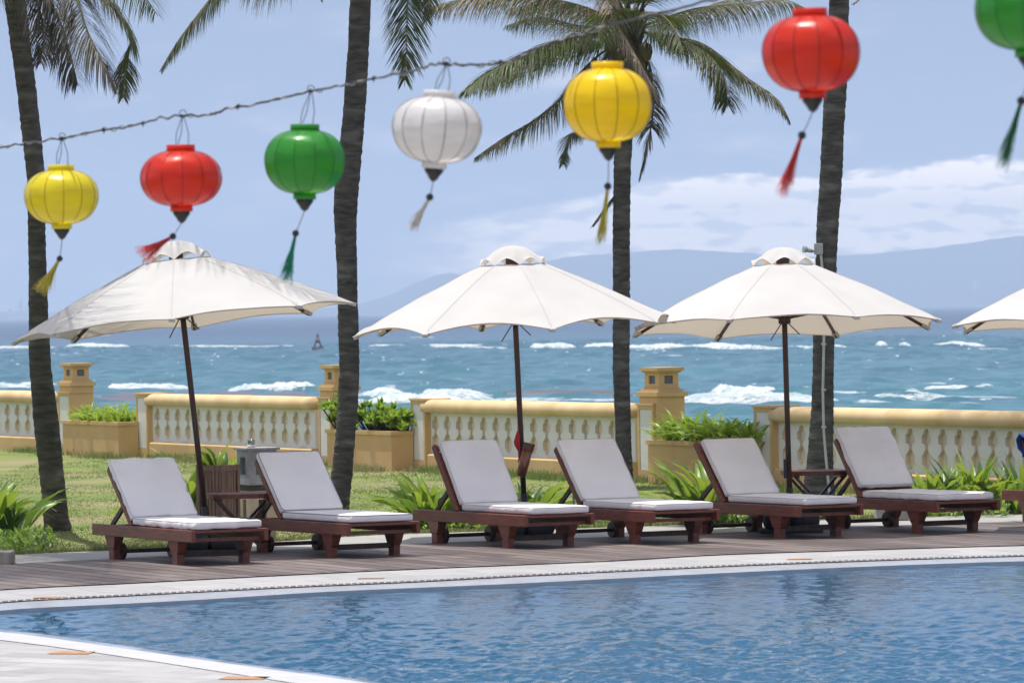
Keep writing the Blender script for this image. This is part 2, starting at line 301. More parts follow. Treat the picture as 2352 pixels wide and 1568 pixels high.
def byx(pts, n, x0, x1):
    o = []
    for k in range(n):
        x = x0+(x1-x0)*k/(n-1)
        for i in range(len(pts)-1):
            if pts[i].x <= x <= pts[i+1].x or i == len(pts)-2 or (i == 0 and x < pts[0].x):
                t = (x-pts[i].x)/(pts[i+1].x-pts[i].x); o.append(pts[i]+(pts[i+1]-pts[i])*t); break
    return o
def strip(name, a, b, za, zb, m, kind='structure', skirt=0.0):
    mb = MB(); n = len(a); vs = []
    for p in a: vs.append((p.x, p.y, za))
    for p in b: vs.append((p.x, p.y, zb))
    mb.add(vs, [(i, i+1, n+i+1, n+i) for i in range(n-1)])
    if skirt:
        mb.add([(p.x, p.y, za) for p in a]+[(p.x, p.y, za-skirt) for p in a], [(i, n+i, n+i+1, i+1) for i in range(n-1)])
    o = mb.build(name, m); o['kind'] = kind
    return o
e_lawn = [(-500, 1318), (-200, 1290), (40, 1273), (330, 1260), (640, 1243), (850, 1229), (1110, 1220), (1600, 1204), (2100, 1187), (2352, 1180), (2900, 1164)]
e_path = [(-500, 1355), (-200, 1320), (0, 1297), (240, 1284), (640, 1262), (850, 1253), (1100, 1243), (1600, 1226), (2140, 1203), (2352, 1198), (2900, 1182)]
e_deck = [(-500, 1420), (-200, 1378), (0, 1354), (297, 1339), (643, 1321), (963, 1306), (1164, 1298), (1441, 1286), (1643, 1274), (2000, 1262), (2352, 1252), (2900, 1240)]
e_slot = [(-500, 1458), (-200, 1410), (0, 1381), (297, 1365), (643, 1347), (963, 1333), (1164, 1322), (1643, 1299), (2000, 1285), (2352, 1274), (2900, 1260)]
e_pool = [(-500, 1470), (-200, 1421), (0, 1391), (240, 1378), (470, 1366), (762, 1348), (1164, 1331), (1643, 1307), (2000, 1291), (2352, 1279), (2900, 1265)]
NX = 90
C = {k: byx(curve_pts(v), NX, -6.6, 6.6) for k, v in dict(lawn=e_lawn, path=e_path, deck=e_deck, slot=e_slot, pool=e_pool).items()}
strip('garden_path', C['path'], C['lawn'], 0.0, 0.0, m_path)
strip('wooden_deck', C['deck'], C['path'], 0.004, 0.004, m_deck)
strip('pool_coping', C['slot'], C['deck'], -0.004, -0.004, m_cope)
strip('overflow_edge', C['pool'], C['slot'], -0.03, -0.012, mat('wet_white_edge', (0.42, 0.43, 0.45), (0.34, 0.36, 0.40), rough=0.25, scale=6), skirt=0.3)
# dotted drain slot along the coping
mb = MB()
for i in range(0, NX-1):
    a, b = C['slot'][i], C['slot'][i+1]
    for k in range(3):
        p = a.lerp(b, k/3+0.02); q = a.lerp(b, k/3+0.24)
        mb.bar((p.x, p.y+0.03, 0.0), (q.x, q.y+0.03, 0.0), 0.007, 0.006)
o = mb.build('drain_slot', mat('slot_grey', (0.30, 0.28, 0.27), rough=.9)); o['kind'] = 'structure'
# near side of the pool
n_in = [(-600, 1385), (-300, 1408), (0, 1436), (247, 1468), (495, 1505), (792, 1545), (940, 1568), (1400, 1640), (2000, 1760), (2700, 1960)]
n_gr = [(-600, 1400), (-300, 1424), (0, 1451), (247, 1484), (495, 1520), (792, 1561), (940, 1584), (1400, 1660), (2000, 1785), (2700, 1990)]
n_pv = [(-600, 1420), (-300, 1443), (0, 1470), (247, 1503), (495, 1541), (700, 1573), (940, 1612), (1400, 1690), (2000, 1820), (2700, 2030)]
B = {k: byx(curve_pts(v), 80, -6.6, 3.4) for k, v in dict(i=n_in, g=n_gr, p=n_pv).items()}
far = [Vector((p.x, -2.0, 0)) for p in B['p']]
strip('pool_edge_tiles', B['g'], B['i'], -0.018, -0.022, m_tile)
strip('pool_grate', B['p'], B['g'], 0.004, 0.004, m_grate)
strip('pool_paving', far, B['p'], 0.0, 0.0, m_pave)
mb = MB()
for (u, v) in [(163, 1499), (560, 1557)]:
    p = onz(u, v); mb.add([(p.x-.14, p.y-.06, .004), (p.x+.11, p.y-.14, .004), (p.x+.15, p.y+.06, .004), (p.x-.10, p.y+.14, .004)], [(0, 1, 2, 3)])
for (u, v) in [(108, 1371), (850, 1327), (1835, 1283)]:
    p = onz(u, v); mb.add([(p.x-.10, p.y-.05, .001), (p.x+.10, p.y-.06, .001), (p.x+.11, p.y+.05, .001), (p.x-.09, p.y+.06, .001)], [(0, 1, 2, 3)])
o = mb.build('paving_inset', m_orange); o['kind'] = 'structure'
# pool water: rippled mesh
def ripples(xs, ys, z0, comps, seed, amp=1.0):
    rng = np.random.default_rng(seed); X, Y = np.meshgrid(xs, ys); Z = np.zeros_like(X)
    for lam, a, n in comps:
        for _ in range(n):
            th = rng.uniform(0, math.pi*2); L = lam*rng.uniform(0.7, 1.4); k = 2*math.pi/L
            wx = 0.6*np.sin(2*math.pi*(X*rng.uniform(-.3, .3)+Y*rng.uniform(-.3, .3))+rng.uniform(0, 6))
            Z += a*rng.uniform(0.6, 1.2)*np.sin(k*(X*math.cos(th)+Y*math.sin(th))+wx*2+rng.uniform(0, 6.28))
    return X, Y, Z*amp+z0
def gridmesh(name, X, Y, Z, m):
    ny, nx = X.shape
    v = np.stack([X, Y, Z], -1).reshape(-1, 3); me = bpy.data.meshes.new(name)
    idx = np.arange(nx*ny).reshape(ny, nx); q = np.stack([idx[:-1, :-1], idx[:-1, 1:], idx[1:, 1:], idx[1:, :-1]], -1).reshape(-1, 4)
    me.vertices.add(len(v)); me.vertices.foreach_set('co', v.ravel()); me.loops.add(q.size); me.loops.foreach_set('vertex_index', q.ravel())
    me.polygons.add(len(q)); me.polygons.foreach_set('loop_start', np.arange(0, q.size, 4)); me.polygons.foreach_set('loop_total', np.full(len(q), 4))
    me.update(calc_edges=True); me.polygons.foreach_set('use_smooth', np.ones(len(q), bool)); me.materials.append(m)
    o = bpy.data.objects.new(name, me); col.objects.link(o); return o
m_pool, N, L, p = watermat('pool_water', (0.010, 0.085, 0.165), 0.03, 0.15, 0.012, 30)
X, Y, Z = ripples(np.arange(-6.6, 6.6, 0.026), np.arange(14.0, 41.8, 0.032), -0.052, [(0.9, 0.0017, 5), (0.42, 0.0020, 9), (0.22, 0.0018, 10), (0.12, 0.0010, 10)], 3)
Z = -0.052+(Z+0.052)*np.clip(1.7-(Y-25)*0.13, 0.26, 1.7); o = gridmesh('pool_water', X, Y, Z, m_pool); o['kind'] = 'structure'
# ------------------------------------------------------------------ lawn, shore, sea
XW0, YW0 = at(0, 900, 10).x, 0
d0 = FPX*1.124/169.0; d1 = FPX*1.124/251.0
W0 = Vector(((0-1176)/FPX*d0, d0, 0)); W1 = Vector(((2352-1176)/FPX*d1, d1, 0))
WD = (W1-W0); WD.z = 0; WD.normalize(); WN = Vector((WD.y, -WD.x, 0)) * (1 if WD.y < 0 and True else 1)
if WN.y > 0: WN = -WN            # towards the camera
def wall_s(u, off=0.0):
    """distance along the wall where the photo column u meets the line `off` metres in front of the wall"""
    k = (u-CW/2)/FPX + SLP*0.0
    P = W0+WN*off
    # (P + WD s).x = k * (P + WD s).y
    return (k*P.y-P.x)/(WD.x-k*WD.y)
def wp(s, off=0.0, z=0.0): p = W0+WD*s+WN*off; return Vector((p.x, p.y, z))
mb = MB()
A = [wp(-14, -0.8), wp(40, -0.8)]
vs = [(p.x, p.y, 0) for p in C['lawn']]; n = NX
# far edge of the lawn follows the wall
fe = []
for p in C['lawn']:
    # straight back along +Y until the wall line behind
    t = ((A[0]-Vector((p.x, 0, 0))).dot(WN))/(Vector((0, 1, 0)).dot(WN)); fe.append((p.x, max(t, p.y+1), 0))
lx = fe
vs2 = []
NR = 40
for r in range(NR+1):
    for i, p in enumerate(C['lawn']):
        y = p.y+(fe[i][1]-p.y)*r/NR; x = p.x*(1+0.6*r/NR) if False else p.x
        vs2.append((x, y, 0.0+0.02*noise.noise(Vector((x*0.5, y*0.3, 0)))*min(1, r/4)))
mb.add(vs2, [(r*n+i, r*n+i+1, (r+1)*n+i+1, (r+1)*n+i) for r in range(NR) for i in range(n-1)], 0, True)
# wider wings left and right so the ground goes on past the frame
pL, pR = C['lawn'][0], C['lawn'][-1]
a0, a1 = wp(-16, -0.8), wp(40, -0.8)
mb.add([(pL.x, pL.y, 0), (fe[0][0], fe[0][1], 0), (a0.x, a0.y, 0), (-30, pL.y, 0)], [(0, 1, 2, 3)])
mb.add([(pR.x, pR.y, 0), (30, pR.y-10, 0), (a1.x, a1.y, 0), (fe[-1][0], fe[-1][1], 0)], [(0, 1, 2, 3)])
b0, b1 = wp(-16, -0.8, -4), wp(40, -0.8, -4)
mb.add([(a0.x, a0.y, 0), (a1.x, a1.y, 0), (b1.x, b1.y, -4), (b0.x, b0.y, -4)], [(0, 1, 2, 3)])
mb.add([(-30, -3, -0.35), (30, -3, -0.35), (30, 60, -0.35), (-30, 60, -0.35)], [(0, 1, 2, 3)])
o = mb.build('lawn', m_lawn); o['kind'] = 'structure'
rnd = random.Random(5)
def lawn_inside(x, y):
    t = ((wp(0, 0.1)-Vector((x, 0, 0))).dot(WN))/(Vector((0, 1, 0)).dot(WN)); return y < t
def blades(mb, x, y, h, wd, rnd, z=0.0):
    a = rnd.uniform(0, math.pi); dx, dy = math.cos(a)*wd, math.sin(a)*wd; lx, ly = rnd.uniform(-.6, .6)*h, rnd.uniform(-.6, .6)*h
    mb.v += [(x-dx, y-dy, z), (x+dx, y+dy, z), (x+lx, y+ly, z+h)]; k = len(mb.v); mb.f.append((k-3, k-2, k-1)); mb.m.append(0); mb.sm.append(False)
mb = MB(); cl = C['lawn']
def edge_y(x):
    k = (x+6.6)/13.2*(NX-1); i = max(0, min(NX-2, int(k))); return cl[i].y+(cl[i+1].y-cl[i].y)*(k-i)
cnt = 0
while cnt < 85000:
    x = rnd.uniform(-6.6, 6.3); y = edge_y(x)+0.03+rnd.random()**1.3*30
    if not lawn_inside(x, y): continue
    c_ = noise.noise(Vector((x*1.3, y*0.8, 3)))
    if c_ < -0.25 and rnd.random() < 0.6: continue
    blades(mb, x, y, rnd.uniform(.006, .018)*(1+max(0, c_)), 0.006, rnd); cnt += 1
# longer tufts at the foot of the wall and along the path
for _ in range(9000):
    s = rnd.uniform(0, 30); off = 0.2+abs(rnd.gauss(0, .18)); p = wp(s, off+(0.45 if noise.noise(Vector((s*.6, 0, 0))) > .1 else 0))
    blades(mb, p.x, p.y, rnd.uniform(.04, .12), 0.008, rnd)
for _ in range(5000):
    x = rnd.uniform(-6.4, 6.2); y = edge_y(x)+abs(rnd.gauss(0, .1))
    blades(mb, x, y, rnd.uniform(.02, .06), 0.007, rnd)
o = mb.build('grass', m_grass); o['kind'] = 'stuff'; tag(o, 'short green and straw coloured grass blades on the lawn', 'grass')
# sea
SEA = -3.0
m_sea, N, L, p = watermat('sea_water', (0.03, 0.2, 0.26), 0.22, 1.0, 0.35, 0.22, stretch=(1, 0.6, 1))
t = N.new('ShaderNodeTexCoord')
def seanoise(sx, sy, scale, det=6, seed=0.0):
    mp = N.new('ShaderNodeMapping'); mp.inputs['Scale'].default_value = (sx, sy, 1); mp.inputs['Location'].default_value = (seed, seed*2, 0); L.new(t.outputs['Object'], mp.inputs[0])
    n = N.new('ShaderNodeTexNoise'); n.inputs['Scale'].default_value = scale; n.inputs['Detail'].default_value = det; n.inputs['Roughness'].default_value = .6; L.new(mp.outputs[0], n.inputs['Vector']); return n.outputs[0]
def mrange(v, a, b, c=0.0, d=1.0):
    n = N.new('ShaderNodeMapRange'); L.new(v, n.inputs[0]); n.inputs[1].default_value = a; n.inputs[2].default_value = b; n.inputs[3].default_value = c; n.inputs[4].default_value = d; return n.outputs[0]
sp = N.new('ShaderNodeSeparateXYZ'); L.new(t.outputs['Object'], sp.inputs[0])
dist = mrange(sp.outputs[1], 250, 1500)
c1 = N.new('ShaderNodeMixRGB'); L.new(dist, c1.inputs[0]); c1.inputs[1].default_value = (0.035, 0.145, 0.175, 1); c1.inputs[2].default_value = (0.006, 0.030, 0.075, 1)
tone = mrange(seanoise(0.16, 0.03, 1.0, 9), 0.34, 0.66)
c2 = N.new('ShaderNodeMixRGB'); c2.blend_type = 'MULTIPLY'; L.new(c1.outputs[0], c2.inputs[1]); c2.inputs[0].default_value = 1
cr = N.new('ShaderNodeMixRGB'); L.new(tone, cr.inputs[0]); cr.inputs[1].default_value = (0.80, 0.80, 0.84, 1); cr.inputs[2].default_value = (1.22, 1.2, 1.15, 1); L.new(cr.outputs[0], c2.inputs[2])
fo = mrange(seanoise(0.7, 0.10, 1.0, 7, 5.0), 0.66, 0.74)
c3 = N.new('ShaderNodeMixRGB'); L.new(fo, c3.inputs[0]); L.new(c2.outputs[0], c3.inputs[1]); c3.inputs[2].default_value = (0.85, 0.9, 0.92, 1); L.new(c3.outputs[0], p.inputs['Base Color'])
rr = N.new('ShaderNodeMath'); rr.operation = 'MULTIPLY_ADD'; L.new(fo, rr.inputs[0]); rr.inputs[1].default_value = .5; rr.inputs[2].default_value = .24; L.new(rr.outputs[0], p.inputs['Roughness'])
# real swell near the shore, flat sheet beyond to the horizon
X, Y, Z = ripples(np.arange(-75, 76, 0.8), np.concatenate([np.arange(72, 300, 1.6), np.arange(300, 900, 2.6)]), SEA, [(34, 0.07, 5), (15, 0.05, 8), (6.5, 0.035, 8)], 11)
fade = np.clip((900-Y)/120, 0, 1); Z = SEA+(Z-SEA)*fade
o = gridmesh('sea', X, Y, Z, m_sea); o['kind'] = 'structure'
mb = MB(); z = SEA
mb.add([(-75, 72, z), (-75, 900, z), (-30000, 900, z), (-30000, 72, z)], [(0, 1, 2, 3)])
mb.add([(75, 72, z), (30000, 72, z), (30000, 900, z), (75, 900, z)], [(0, 1, 2, 3)])
mb.add([(-30000, 898, z-.05), (30000, 898, z-.05), (30000, 70000, z-.05), (-30000, 70000, z-.05)], [(0, 1, 2, 3)])
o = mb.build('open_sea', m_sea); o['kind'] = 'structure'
# breaking waves: lumpy white ridges where they stand in the photo (x0, x1, y base, height in photo px)
N, L = m_foam.node_tree.nodes, m_foam.node_tree.links
_tc = N.new('ShaderNodeTexCoord'); _n = N.new('ShaderNodeTexNoise'); _n.inputs['Scale'].default_value = 1.6; _n.inputs['Detail'].default_value = 8; _n.inputs['Roughness'].default_value = .7; L.new(_tc.outputs['Object'], _n.inputs['Vector'])
_sp = N.new('ShaderNodeSeparateXYZ'); L.new(_tc.outputs['Object'], _sp.inputs[0])
_h = N.new('ShaderNodeMath'); _h.operation = 'MULTIPLY_ADD'; L.new(_sp.outputs[2], _h.inputs[0]); _h.inputs[1].default_value = .16; _h.inputs[2].default_value = 3.0*.16+.10
_a = N.new('ShaderNodeMath'); _a.operation = 'ADD'; L.new(_n.outputs[0], _a.inputs[0]); L.new(_h.outputs[0], _a.inputs[1])
_r = N.new('ShaderNodeMapRange'); L.new(_a.outputs[0], _r.inputs[0]); _r.inputs[1].default_value = .46; _r.inputs[2].default_value = .78
_t = N.new('ShaderNodeBsdfTransparent'); _m = N.new('ShaderNodeMixShader'); L.new(_r.outputs[0], _m.inputs[0]); L.new(_t.outputs[0], _m.inputs[1]); L.new(N['Principled BSDF'].outputs[0], _m.inputs[2]); L.new(_m.outputs[0], N['Material Output'].inputs[0])
mb = MB()
def breaker(mb, u0, u1, v, hpx, seed, depth=4.0, broken=0.25):
    rn = random.Random(seed); P0 = onz((u0+u1)/2, v, SEA); sc_ = FPX/P0.y; n = max(10, int((u1-u0)/3)); sec = 7
    vs = []; fs = []
    for i in range(n+1):
        t = i/n; u = u0+(u1-u0)*t
        env = min(1, t*5, (1-t)*5)**.6
        nh = noise.fractal(Vector((u*0.022, seed*3.1, 0)), 1.0, 2.2, 4)
        nb = noise.noise(Vector((u*0.012, seed*1.7, 5)))
        h = (1.3 if v > 840 else 1.35)*hpx/sc_*env*max(0.25, 0.74+0.30*nh+0.2*nb)
        if nb < -broken-.15: h *= max(0, 1-(-broken-.15-nb)*7)
        vv = v + 1.5*noise.noise(Vector((u*0.01, seed, 9)))
        b = onz(u, vv, SEA)
        for k in range(sec):
            a = math.pi*k/(sec-1); dd = depth*(0.4+h/(hpx/sc_+1e-6)*0.6)
            jit = 0.16*h*noise.noise(Vector((u*.2, k*1.3, seed)))
            vs.append((b.x, b.y-math.cos(a)*dd+dd*.5, SEA-0.25+(h+0.25)*math.sin(a)**0.8+jit))
    for i in range(n):
        for k in range(sec-1): fs.append((i*sec+k, (i+1)*sec+k, (i+1)*sec+k+1, i*sec+k+1))
    mb.add(vs, fs, 0, True)
for a in [(-60, 150, 800, 5, 1, 8), (110, 300, 798, 8, 31, 8), (330, 600, 797, 4, 2, 6), (560, 700, 797, 3, 3, 5), (840, 960, 797, 5, 4, 6), (950, 1150, 798, 7, 32, 7), (1060, 1500, 800, 11, 5, 9), (1380, 1810, 802, 11, 6, 9), (1780, 1960, 800, 7, 7, 6),
          (2015, 2095, 797, 13, 8, 9), (2140, 2270, 797, 10, 9, 8),
          (-60, 150, 894, 14, 10, 5), (205, 440, 897, 17, 11, 5), (520, 745, 900, 20, 12, 5), (790, 1140, 915, 18, 13, 9), (1170, 1430, 905, 8, 14, 4), (1560, 1900, 918, 15, 15, 9), (1630, 1800, 912, 26, 30, 6), (1850, 2180, 911, 9, 16, 6), (2060, 2330, 902, 13, 17, 6), (2240, 2440, 892, 9, 18, 6),
          (1340, 1400, 862, 3, 20, 3), (620, 660, 850, 3, 21, 3), (820, 1100, 928, 16, 23, 10), (1560, 2060, 924, 5, 25, 8)]:
    breaker(mb, *a)
rb_ = random.Random(8)
for _ in range(110):      # small broken crests and trailing foam
    line = rb_.choice([(798, 5, 4), (803, 7, 4), (905, 10, 7), (912, 10, 7), (850, 40, 3), (760, 18, 2)])
    u = rb_.uniform(-60, 2300); v = rb_.gauss(line[0]-(u-1176)*.004, line[1]); wd = rb_.uniform(50, 240)*(1 if line[1] < 12 else .25)
    breaker(mb, u, u+wd, v, rb_.uniform(.15, .42)*line[2], 100+_, depth=rb_.uniform(2, 7))
o = mb.build('sea_foam', m_foam); o['kind'] = 'stuff'
# wet sand bank and reef
mb = MB()
def bank(pts, z, h):
    a = [onz(u, v, z) for u, v in pts]; c = sum(a, Vector())/len(a); n = len(a)
    vs = [(p.x, p.y, z-.4) for p in a]+[((p.x-c.x)*.9+c.x, (p.y-c.y)*.8+c.y, z+h) for p in a]+[(c.x, c.y, z+h*1.1)]
    mb.add(vs, [(i, (i+1) % n, n+(i+1) % n, n+i) for i in range(n)]+[(n+i, n+(i+1) % n, 2*n) for i in range(n)], 0, False)
bank([(-80, 905), (150, 902), (330, 896), (520, 899), (740, 901), (745, 930), (300, 940), (-80, 945)], SEA, 0.1)
o = mb.build('beach', m_sand); o['kind'] = 'structure'
mb = MB()
bank([(1130, 906), (1250, 903), (1440, 905), (1465, 908), (1300, 911), (1150, 912)], SEA, 0.25)
o = mb.build('reef', mat('reef_rock', (0.085, 0.08, 0.10), rough=.6)); o['kind'] = 'structure'
# mountains across the bay
DM = 18000.0
prof_ = [(-400, 712), (0, 716), (500, 718), (700, 716), (760, 706), (830, 697), (900, 676), (960, 648), (1000, 632), (1035, 626), (1080, 640), (1140, 640), (1200, 612), (1300, 590), (1420, 580), (1560, 572), (1700, 580), (1850, 590), (2000, 584), (2150, 568), (2352, 540), (2600, 540), (3000, 600)]
prof = prof_
mb = MB(); P = []
for i in range(len(prof)-1):
    (a, b), (c, d) = prof[i], prof[i+1]; k = max(1, int((c-a)/25))
    for j in range(k):
        t = j/k; u = a+(c-a)*t; P.append((u, b+(d-b)*t+3*noise.noise(Vector((u*.03, 0, 0)))))
NRr = 8; vs = []
for (u, v) in P:
    tp = at(u, v, DM)
    for r in range(NRr+1):
        t = r/NRr; zz = SEA-.6+(tp.z-SEA+.6)*math.sin(t*math.pi/2)**.9
        ny = noise.noise(Vector((u*.02, t*4, 2)))*250*(1-t)
        vs.append((tp.x, DM-900*(1-t)+ny, zz))
    vs.append((tp.x, DM+900, SEA-.6))
q = NRr+2
mb.add(vs, [(i*q+k, (i+1)*q+k, (i+1)*q+k+1, i*q+k+1) for i in range(len(P)-1) for k in range(q-1)], 0, True)
o = mb.build('mountains', m_hill); o['kind'] = 'structure'
# far towers on the horizon
def tower(u, v0, v1, wpx, Y, name, label, mast=False):
    a = at(u, v0, Y); b = at(u, v1, Y); w_ = wpx/FPX*Y; mb = MB()
    mb.box((0, 0, (b.z-a.z)/2), (w_, w_, b.z-a.z)); mb.box((0, 0, (b.z-a.z)*1.03), (w_*.4, w_*.4, (b.z-a.z)*.08))
    o = mb.build(name, m_tower); o.location = (a.x, Y, a.z); return tag(o, label, 'tower', 'hazy towers on the far shore')
tower(2240, 668, 646, 7, 16500, 'far_tower', 'hazy white tower on the far mountain slope above the right horizon')
for u, v, wd, lb in [(48, 690, 9, 'tallest hazy tower block on the horizon at the far left'), (68, 706, 12, 'low wide hazy tower block right beside the tallest one on the horizon'),
                     (24, 710, 10, 'low hazy tower block at the left edge of the horizon'), (92, 712, 9, 'lowest hazy tower block on the horizon, half behind the left palm')]:
    tower(u, 733, v, wd, 16500, 'far_tower', lb)
# buoy
bp = onz(730, 806, SEA); bs = bp.y/FPX
bo = empty('navigation_buoy', (bp.x, bp.y, SEA), 0, 'dark red lattice topped navigation buoy floating far out in the sea', 'buoy')
mb = MB(); mb.lathe([(0.01, -2*bs), (13*bs, -1*bs), (15*bs, 3*bs), (14*bs, 9*bs), (4*bs, 11*bs), (0.01, 11*bs)], 14); mb.build('float', m_buoy, bo)
mb = MB()
for k in range(4):
    a = math.pi/4+k*math.pi/2; mb.tube([(11*bs*math.cos(a), 11*bs*math.sin(a), 9*bs), (2*bs*math.cos(a), 2*bs*math.sin(a), 33*bs)], 1.3*bs, 5)
mb.lathe([(0.01, 19*bs), (6*bs, 19*bs), (6*bs, 25*bs), (0.01, 25*bs)], 8); mb.lathe([(0.01, 32*bs), (3*bs, 32*bs), (2*bs, 39*bs), (0.01, 39*bs)], 8)
mb.build('frame', m_buoy, bo)
# ------------------------------------------------------------------ SEA WALL
WROT = math.atan2(WD.y, WD.x)
WM_ = Matrix(((WD.x, WN.x, 0, W0.x), (WD.y, WN.y, 0, W0.y), (0, 0, 1, 0), (0, 0, 0, 1)))   # wall coords (s along, n towards the camera, z)
def prism(mb, s0, s1, prof, M, mi=0, smooth=False):
    n = len(prof); vs = [(s0, a, b) for a, b in prof]+[(s1, a, b) for a, b in prof]
    mb.add(vs, [(i, (i+1) % n, n+(i+1) % n, n+i) for i in range(n)]+[tuple(range(n))[::-1], tuple(range(n, 2*n))], mi, smooth, M)
HT = 0.90
gapw = [(0, .0), (.012, .09), (.045, .14), (.10, .175), (.15, .185), (.154, .285), (.36, .285), (.364, .18), (.40, .12), (.45, .09), (.50, .09), (.545, .13), (.59, .20), (.635, .275), (.66, .285), (.86, .285), (.864, .2), (.93, .15), (.98, .07), (1.0, .0)]
def balustrade(name, label, u0, u1, N_, off=0.0, extra=0.0):
    s0, s1 = wall_s(u0), wall_s(u1)+extra; root = empty(name, wp(s0), WROT, label, 'balustrade', 'balustrade stretches of the sea wall')
    # local frame of the Empty: x along wall, -y is towards the camera
    L_ = s1-s0; K = Matrix.Diagonal((1, -1, 1, 1)) if WN.dot(Matrix.Rotation(WROT, 3, 'Z') @ Vector((0, 1, 0))) < 0 else Matrix.Identity(4)
    mb = MB()   # rounded coping
    pr = [(-.16, .735), (.115, .735), (.15, .745), (.165, .775), (.165, .82), (.15, .86), (.11, .885), (.05, .90), (-.10, .90), (-.16, .87)]
    n = len(pr); ns = 24
    vs = []
    for i in range(ns+1):
        for a, b in pr: vs.append((L_*i/ns, a, b+0.004*noise.noise(Vector((s0+L_*i/ns, a, 0)))))
    mb.add(vs, [(i*n+k, i*n+(k+1) % n, (i+1)*n+(k+1) % n, (i+1)*n+k) for i in range(ns) for k in range(n)]+[tuple(range(n))[::-1], tuple(range(ns*n, ns*n+n))], 0, True, K)
    mb.build('coping', m_yelcap, root)
    mb = MB(); prism(mb, 0, L_, [(-.16, -.1), (.13, -.1), (.13, .195), (.11, .215), (-.16, .215)], K); mb.build('plinth', m_yel, root)
    mb = MB(); prism(mb, 0, L_, [(-.15, .216), (.012, .216), (.012, .734), (-.15, .734)], K); mb.build('back_panel', m_tan, root)
    z0, z1 = .250, .700
    mb = MB(); prism(mb, 0, L_, [(.0125, .216), (.062, .216), (.062, z0), (.0125, z0)], K); prism(mb, 0, L_, [(.0125, z1), (.062, z1), (.062, .734), (.0125, .734)], K)
    prism(mb, 0, .06, [(.0125, z0), (.062, z0), (.062, z1), (.0125, z1)], K); prism(mb, L_-.06, L_, [(.0125, z0), (.062, z0), (.062, z1), (.0125, z1)], K); mb.build('rail', m_white, root)
    S = (L_-.12)/N_; proto = None
    for k in range(N_+1):
        half = k in (0, N_)
        if proto is None or half:
            mb = MB(); f = []; b = []
            for (t, g) in gapw:
                h = (0.5-g)*S; z = z1-(z1-z0)*t; a_, c_ = (-h, h)
                if k == 0: a_ = 0
                if k == N_: c_ = 0
                f.append((a_, c_, z))
            m = len(f); vs = [(a, .062, z) for a, c, z in f]+[(c, .062, z) for a, c, z in f]+[(a, .0125, z) for a, c, z in f]+[(c, .0125, z) for a, c, z in f]
            mb.add(vs, [(i, i+1, m+i+1, m+i) for i in range(m-1)], 0, False, K)
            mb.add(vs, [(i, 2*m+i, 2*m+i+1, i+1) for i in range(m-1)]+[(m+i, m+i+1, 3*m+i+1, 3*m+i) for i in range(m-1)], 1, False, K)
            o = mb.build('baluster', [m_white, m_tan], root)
            if not half: proto = o
        else:
            o = proto.copy(); col.objects.link(o); o.parent = root
        o.location = (.06+S*k, 0, 0)
    return root
balustrade('balustrade', 'leftmost stretch of cream balustrade, behind the left palm trunk', -230, 133, 16)
balustrade('balustrade', 'stretch of cream balustrade behind the two left sun loungers', 353, 731, 15)
balustrade('balustrade', 'cream balustrade behind the middle parasol pole', 989, 1467, 16)
balustrade('balustrade', 'stretch of cream balustrade nearest the camera, at the right edge', 1791, 2352, 16, extra=0.35)
def ped(label, u0, u1, u2=None):
    """pedestal: framed white panel on its front face; u0..u1 columns of the front face"""
    s0 = wall_s(u0, .13); s1 = wall_s(u1, .13); root = empty('wall_pedestal', wp(s0), WROT, label, 'pedestal', 'white panelled pedestals of the sea wall')
    K = Matrix.Diagonal((1, -1, 1, 1)); L_ = s1-s0; mb = MB()
    prism(mb, 0, L_, [(-.2, -.1), (.125, -.1), (.125, .885), (-.2, .885)], K)
    for a, b, c, d in ((0, .045, 0, .885), (L_-.045, L_, 0, .885)): prism(mb, a, b, [(.1255, c), (.145, c), (.145, d), (.1255, d)], K)
    prism(mb, .045, L_-.045, [(.1255, .84), (.145, .84), (.145, .885), (.1255, .885)], K); prism(mb, .045, L_-.045, [(.1255, 0), (.145, 0), (.145, .13), (.1255, .13)], K)
    prism(mb, -.015, L_+.015, [(-.215, .8855), (.16, .8855), (.16, .91), (-.215, .91)], K)
    mb.build('body', m_yel, root)
    mb = MB(); prism(mb, .048, L_-.048, [(.1255, .133), (.136, .133), (.136, .837), (.1255, .837)], K); mb.build('panel', m_white, root)
ped('white panelled pedestal under the left lamp turret', 133, 160)
ped('white panelled pedestal at the right end of the left planter', 312, 338)
ped('white panelled pedestal beside the shrubs, left of the second palm', 731, 760)
ped('white panelled pedestal between the shrub planter and the middle balustrade', 943, 976)
ped('white panelled pedestal under the right lamp turret', 1464, 1501)
ped('white panelled pedestal behind the fifth lounger, right of the strap leaf planter', 1731, 1773)
